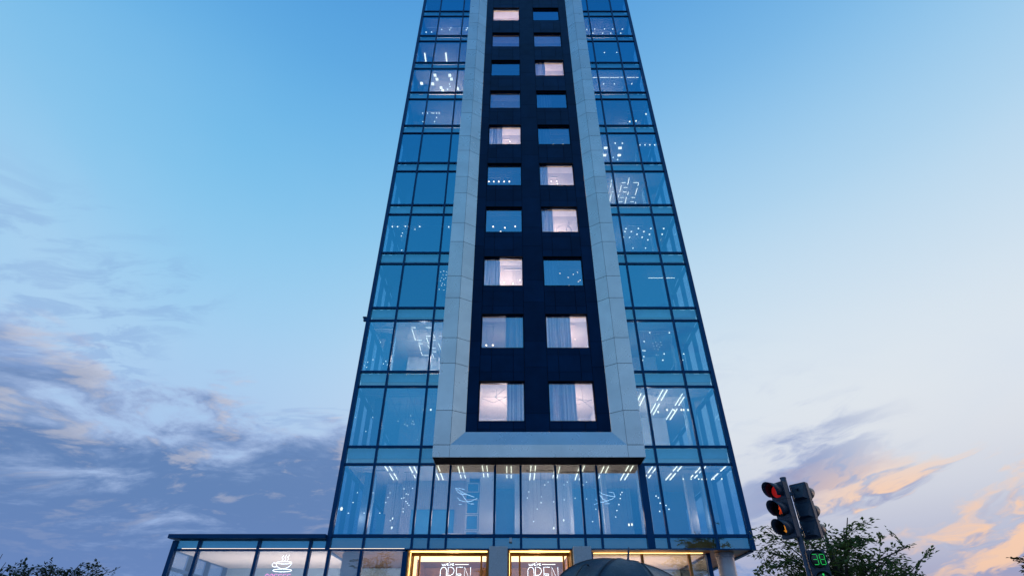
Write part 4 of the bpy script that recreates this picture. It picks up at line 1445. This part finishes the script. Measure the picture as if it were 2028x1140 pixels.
# ------------------------------------------------------------------ trees
def tree(label, loc, top, crown, seed, n_limb=26, leaf=.085, per=15, mat='leaf', trunk_h=None, twig=.75, group=None, name='street_tree'):
    """loc: base; top: height of the crown's top; crown: (rx, ry, rz) half sizes"""
    rnd = random.Random(seed)
    t = thing(name, label, 'tree', loc, group)
    rx, ry, rz = crown
    cz = top - rz
    trunk_h = trunk_h or max(1.6, cz - rz * .75)
    bm = bmesh.new()
    tp = [(0, 0, -.05), (rnd.uniform(-.05, .05), rnd.uniform(-.05, .05), trunk_h * .5), (rnd.uniform(-.1, .1), rnd.uniform(-.1, .1), trunk_h), (rnd.uniform(-.15, .15), rnd.uniform(-.15, .15), cz + rz * .45)]
    br = .035 * top ** .75 / 1.2 + .03
    bm_tube(bm, tp, [br * 1.25, br, br * .8, br * .2], 8)
    V, Fc = [], []

    def leafq(p, d, s):
        d = d.normalized()
        n_ = Vector((rnd.gauss(0, .55), rnd.gauss(0, .55), 1)).normalized()
        a = d
        b = n_.cross(a)
        if b.length < .05:
            return
        b.normalize()
        up = a.cross(b)
        i = len(V)
        w = s * rnd.uniform(.36, .5)
        fold = up * (s * .12)
        V.extend([p, p + a * s * .5 + b * w * .5 + fold, p + a * s, p + a * s * .5 - b * w * .5 + fold])
        Fc.append((i, i + 1, i + 2)); Fc.append((i, i + 2, i + 3))

    for li in range(n_limb):
        # limb end inside the crown, biased outwards
        while True:
            u = Vector((rnd.uniform(-1, 1), rnd.uniform(-1, 1), rnd.uniform(-1, 1)))
            if .25 < u.length < 1:
                break
        u *= (.62 + .38 * rnd.random()) / max(u.length, .4) ** .5
        end = Vector((u.x * rx, u.y * ry, cz + u.z * rz * .92))
        f = rnd.uniform(.15, .75)
        z0 = trunk_h * .85 + (cz + rz * .4 - trunk_h * .85) * f * (.35 + .65 * max(0, (u.z + 1) / 2))
        st = Vector((0, 0, z0))
        mid = st.lerp(end, .5) + Vector((0, 0, .10 * rz + rnd.uniform(-.05, .12)))
        lr = br * rnd.uniform(.22, .38)
        bm_tube(bm, [st, mid, end], [lr, lr * .6, lr * .22], 5, False)
        L = (end - st)
        nt = rnd.randint(6, 9)
        for ti in range(nt):
            q = rnd.uniform(.35, 1.0)
            base = (mid.lerp(end, (q - .5) * 2) if q > .5 else st.lerp(mid, q * 2))
            dirn = Vector((L.x, L.y, 0)).normalized() * rnd.uniform(.3, 1) + Vector((rnd.gauss(0, .7), rnd.gauss(0, .7), rnd.gauss(.12, .32)))
            dirn.normalize()
            tl_ = twig * rnd.uniform(.5, 1.15)
            tip = base + dirn * tl_ + Vector((0, 0, -.12 * tl_))
            m2 = base.lerp(tip, .5) + Vector((0, 0, .07 * tl_))
            bm_tube(bm, [base, m2, tip], [lr * .26, lr * .17, lr * .06], 4, False)
            for qn in range(per):
                s = rnd.random() ** .75
                p = base.lerp(m2, s * 2) if s < .5 else m2.lerp(tip, s * 2 - 1)
                side = dirn.cross(Vector((0, 0, 1)))
                if side.length < .1:
                    side = Vector((1, 0, 0))
                side.normalize()
                dd = dirn * .7 + side * rnd.choice((-1, 1)) * rnd.uniform(.4, 1.1) + Vector((0, 0, rnd.gauss(-.12, .3)))
                off = side * rnd.gauss(0, .13 * twig) + Vector((0, 0, rnd.gauss(0, .05 * twig))) + dirn * rnd.gauss(0, .05)
                leafq(p + off, dd, leaf * rnd.uniform(.65, 1.25))
    child('trunk', bm, M['bark'], t, smooth=True)
    me = bpy.data.meshes.new('crown')
    me.from_pydata([tuple(v) for v in V], [], Fc)
    me.materials.append(M[mat])
    o = bpy.data.objects.new('crown', me)
    col.objects.link(o)
    o.parent = t
    return t


tree('leafy street tree spreading behind the traffic light', (8.05, 15.0, .1), 5.12, (2.15, 1.6, 1.5), 11, 46, .13, 27, 'leaf', 2.0, .75)
tree('dark leafy tree rising at the left edge, beyond the shop', (-17.5, 20.2, .1), 4.9, (1.5, 1.3, 1.3), 4, 30, .14, 24, 'leaf_dark', 2.0, .7)
tree('dark leafy tree with two feathery tops left of the shop', (-15.1, 20.0, .1), 4.85, (1.75, 1.3, 1.2), 9, 34, .14, 24, 'leaf_dark', 2.0, .8)
tree('golden brown tree whose crown just enters the lower right corner', (12.55, 14.0, .1), 4.05, (1.15, 1.2, 1.1), 21, 24, .13, 22, 'leaf_gold', 1.6, .5)
# trees across the road, seen mirrored in the glass
G1 = 'trees across the road mirrored in the glass'
tree('tree across the road, mirrored at the right end of the lowest glass band', (15.4, -1.2, .1), 11.0, (2.4, 2.0, 2.8), 31, 40, .24, 16, 'leaf', 4.2, 1.1, G1)
tree('tree across the road, mirrored in the shop front right of the piers', (11.0, -1.8, .1), 8.0, (2.2, 2.0, 2.2), 32, 30, .22, 16, 'leaf_gold', 3.4, 1.0, G1)
tree('tree across the road, mirrored in the pane left of the left entrance', (-10.6, -2.0, .1), 9.3, (1.8, 1.6, 2.0), 33, 24, .22, 14, 'leaf', 3.8, 1.0, G1)
tree('tree across the road, mirrored in the left entrance glass', (-3.4, -16.0, .0), 10.4, (2.6, 2.2, 2.6), 34, 26, .26, 14, 'leaf_gold', 4.5, 1.1, G1)
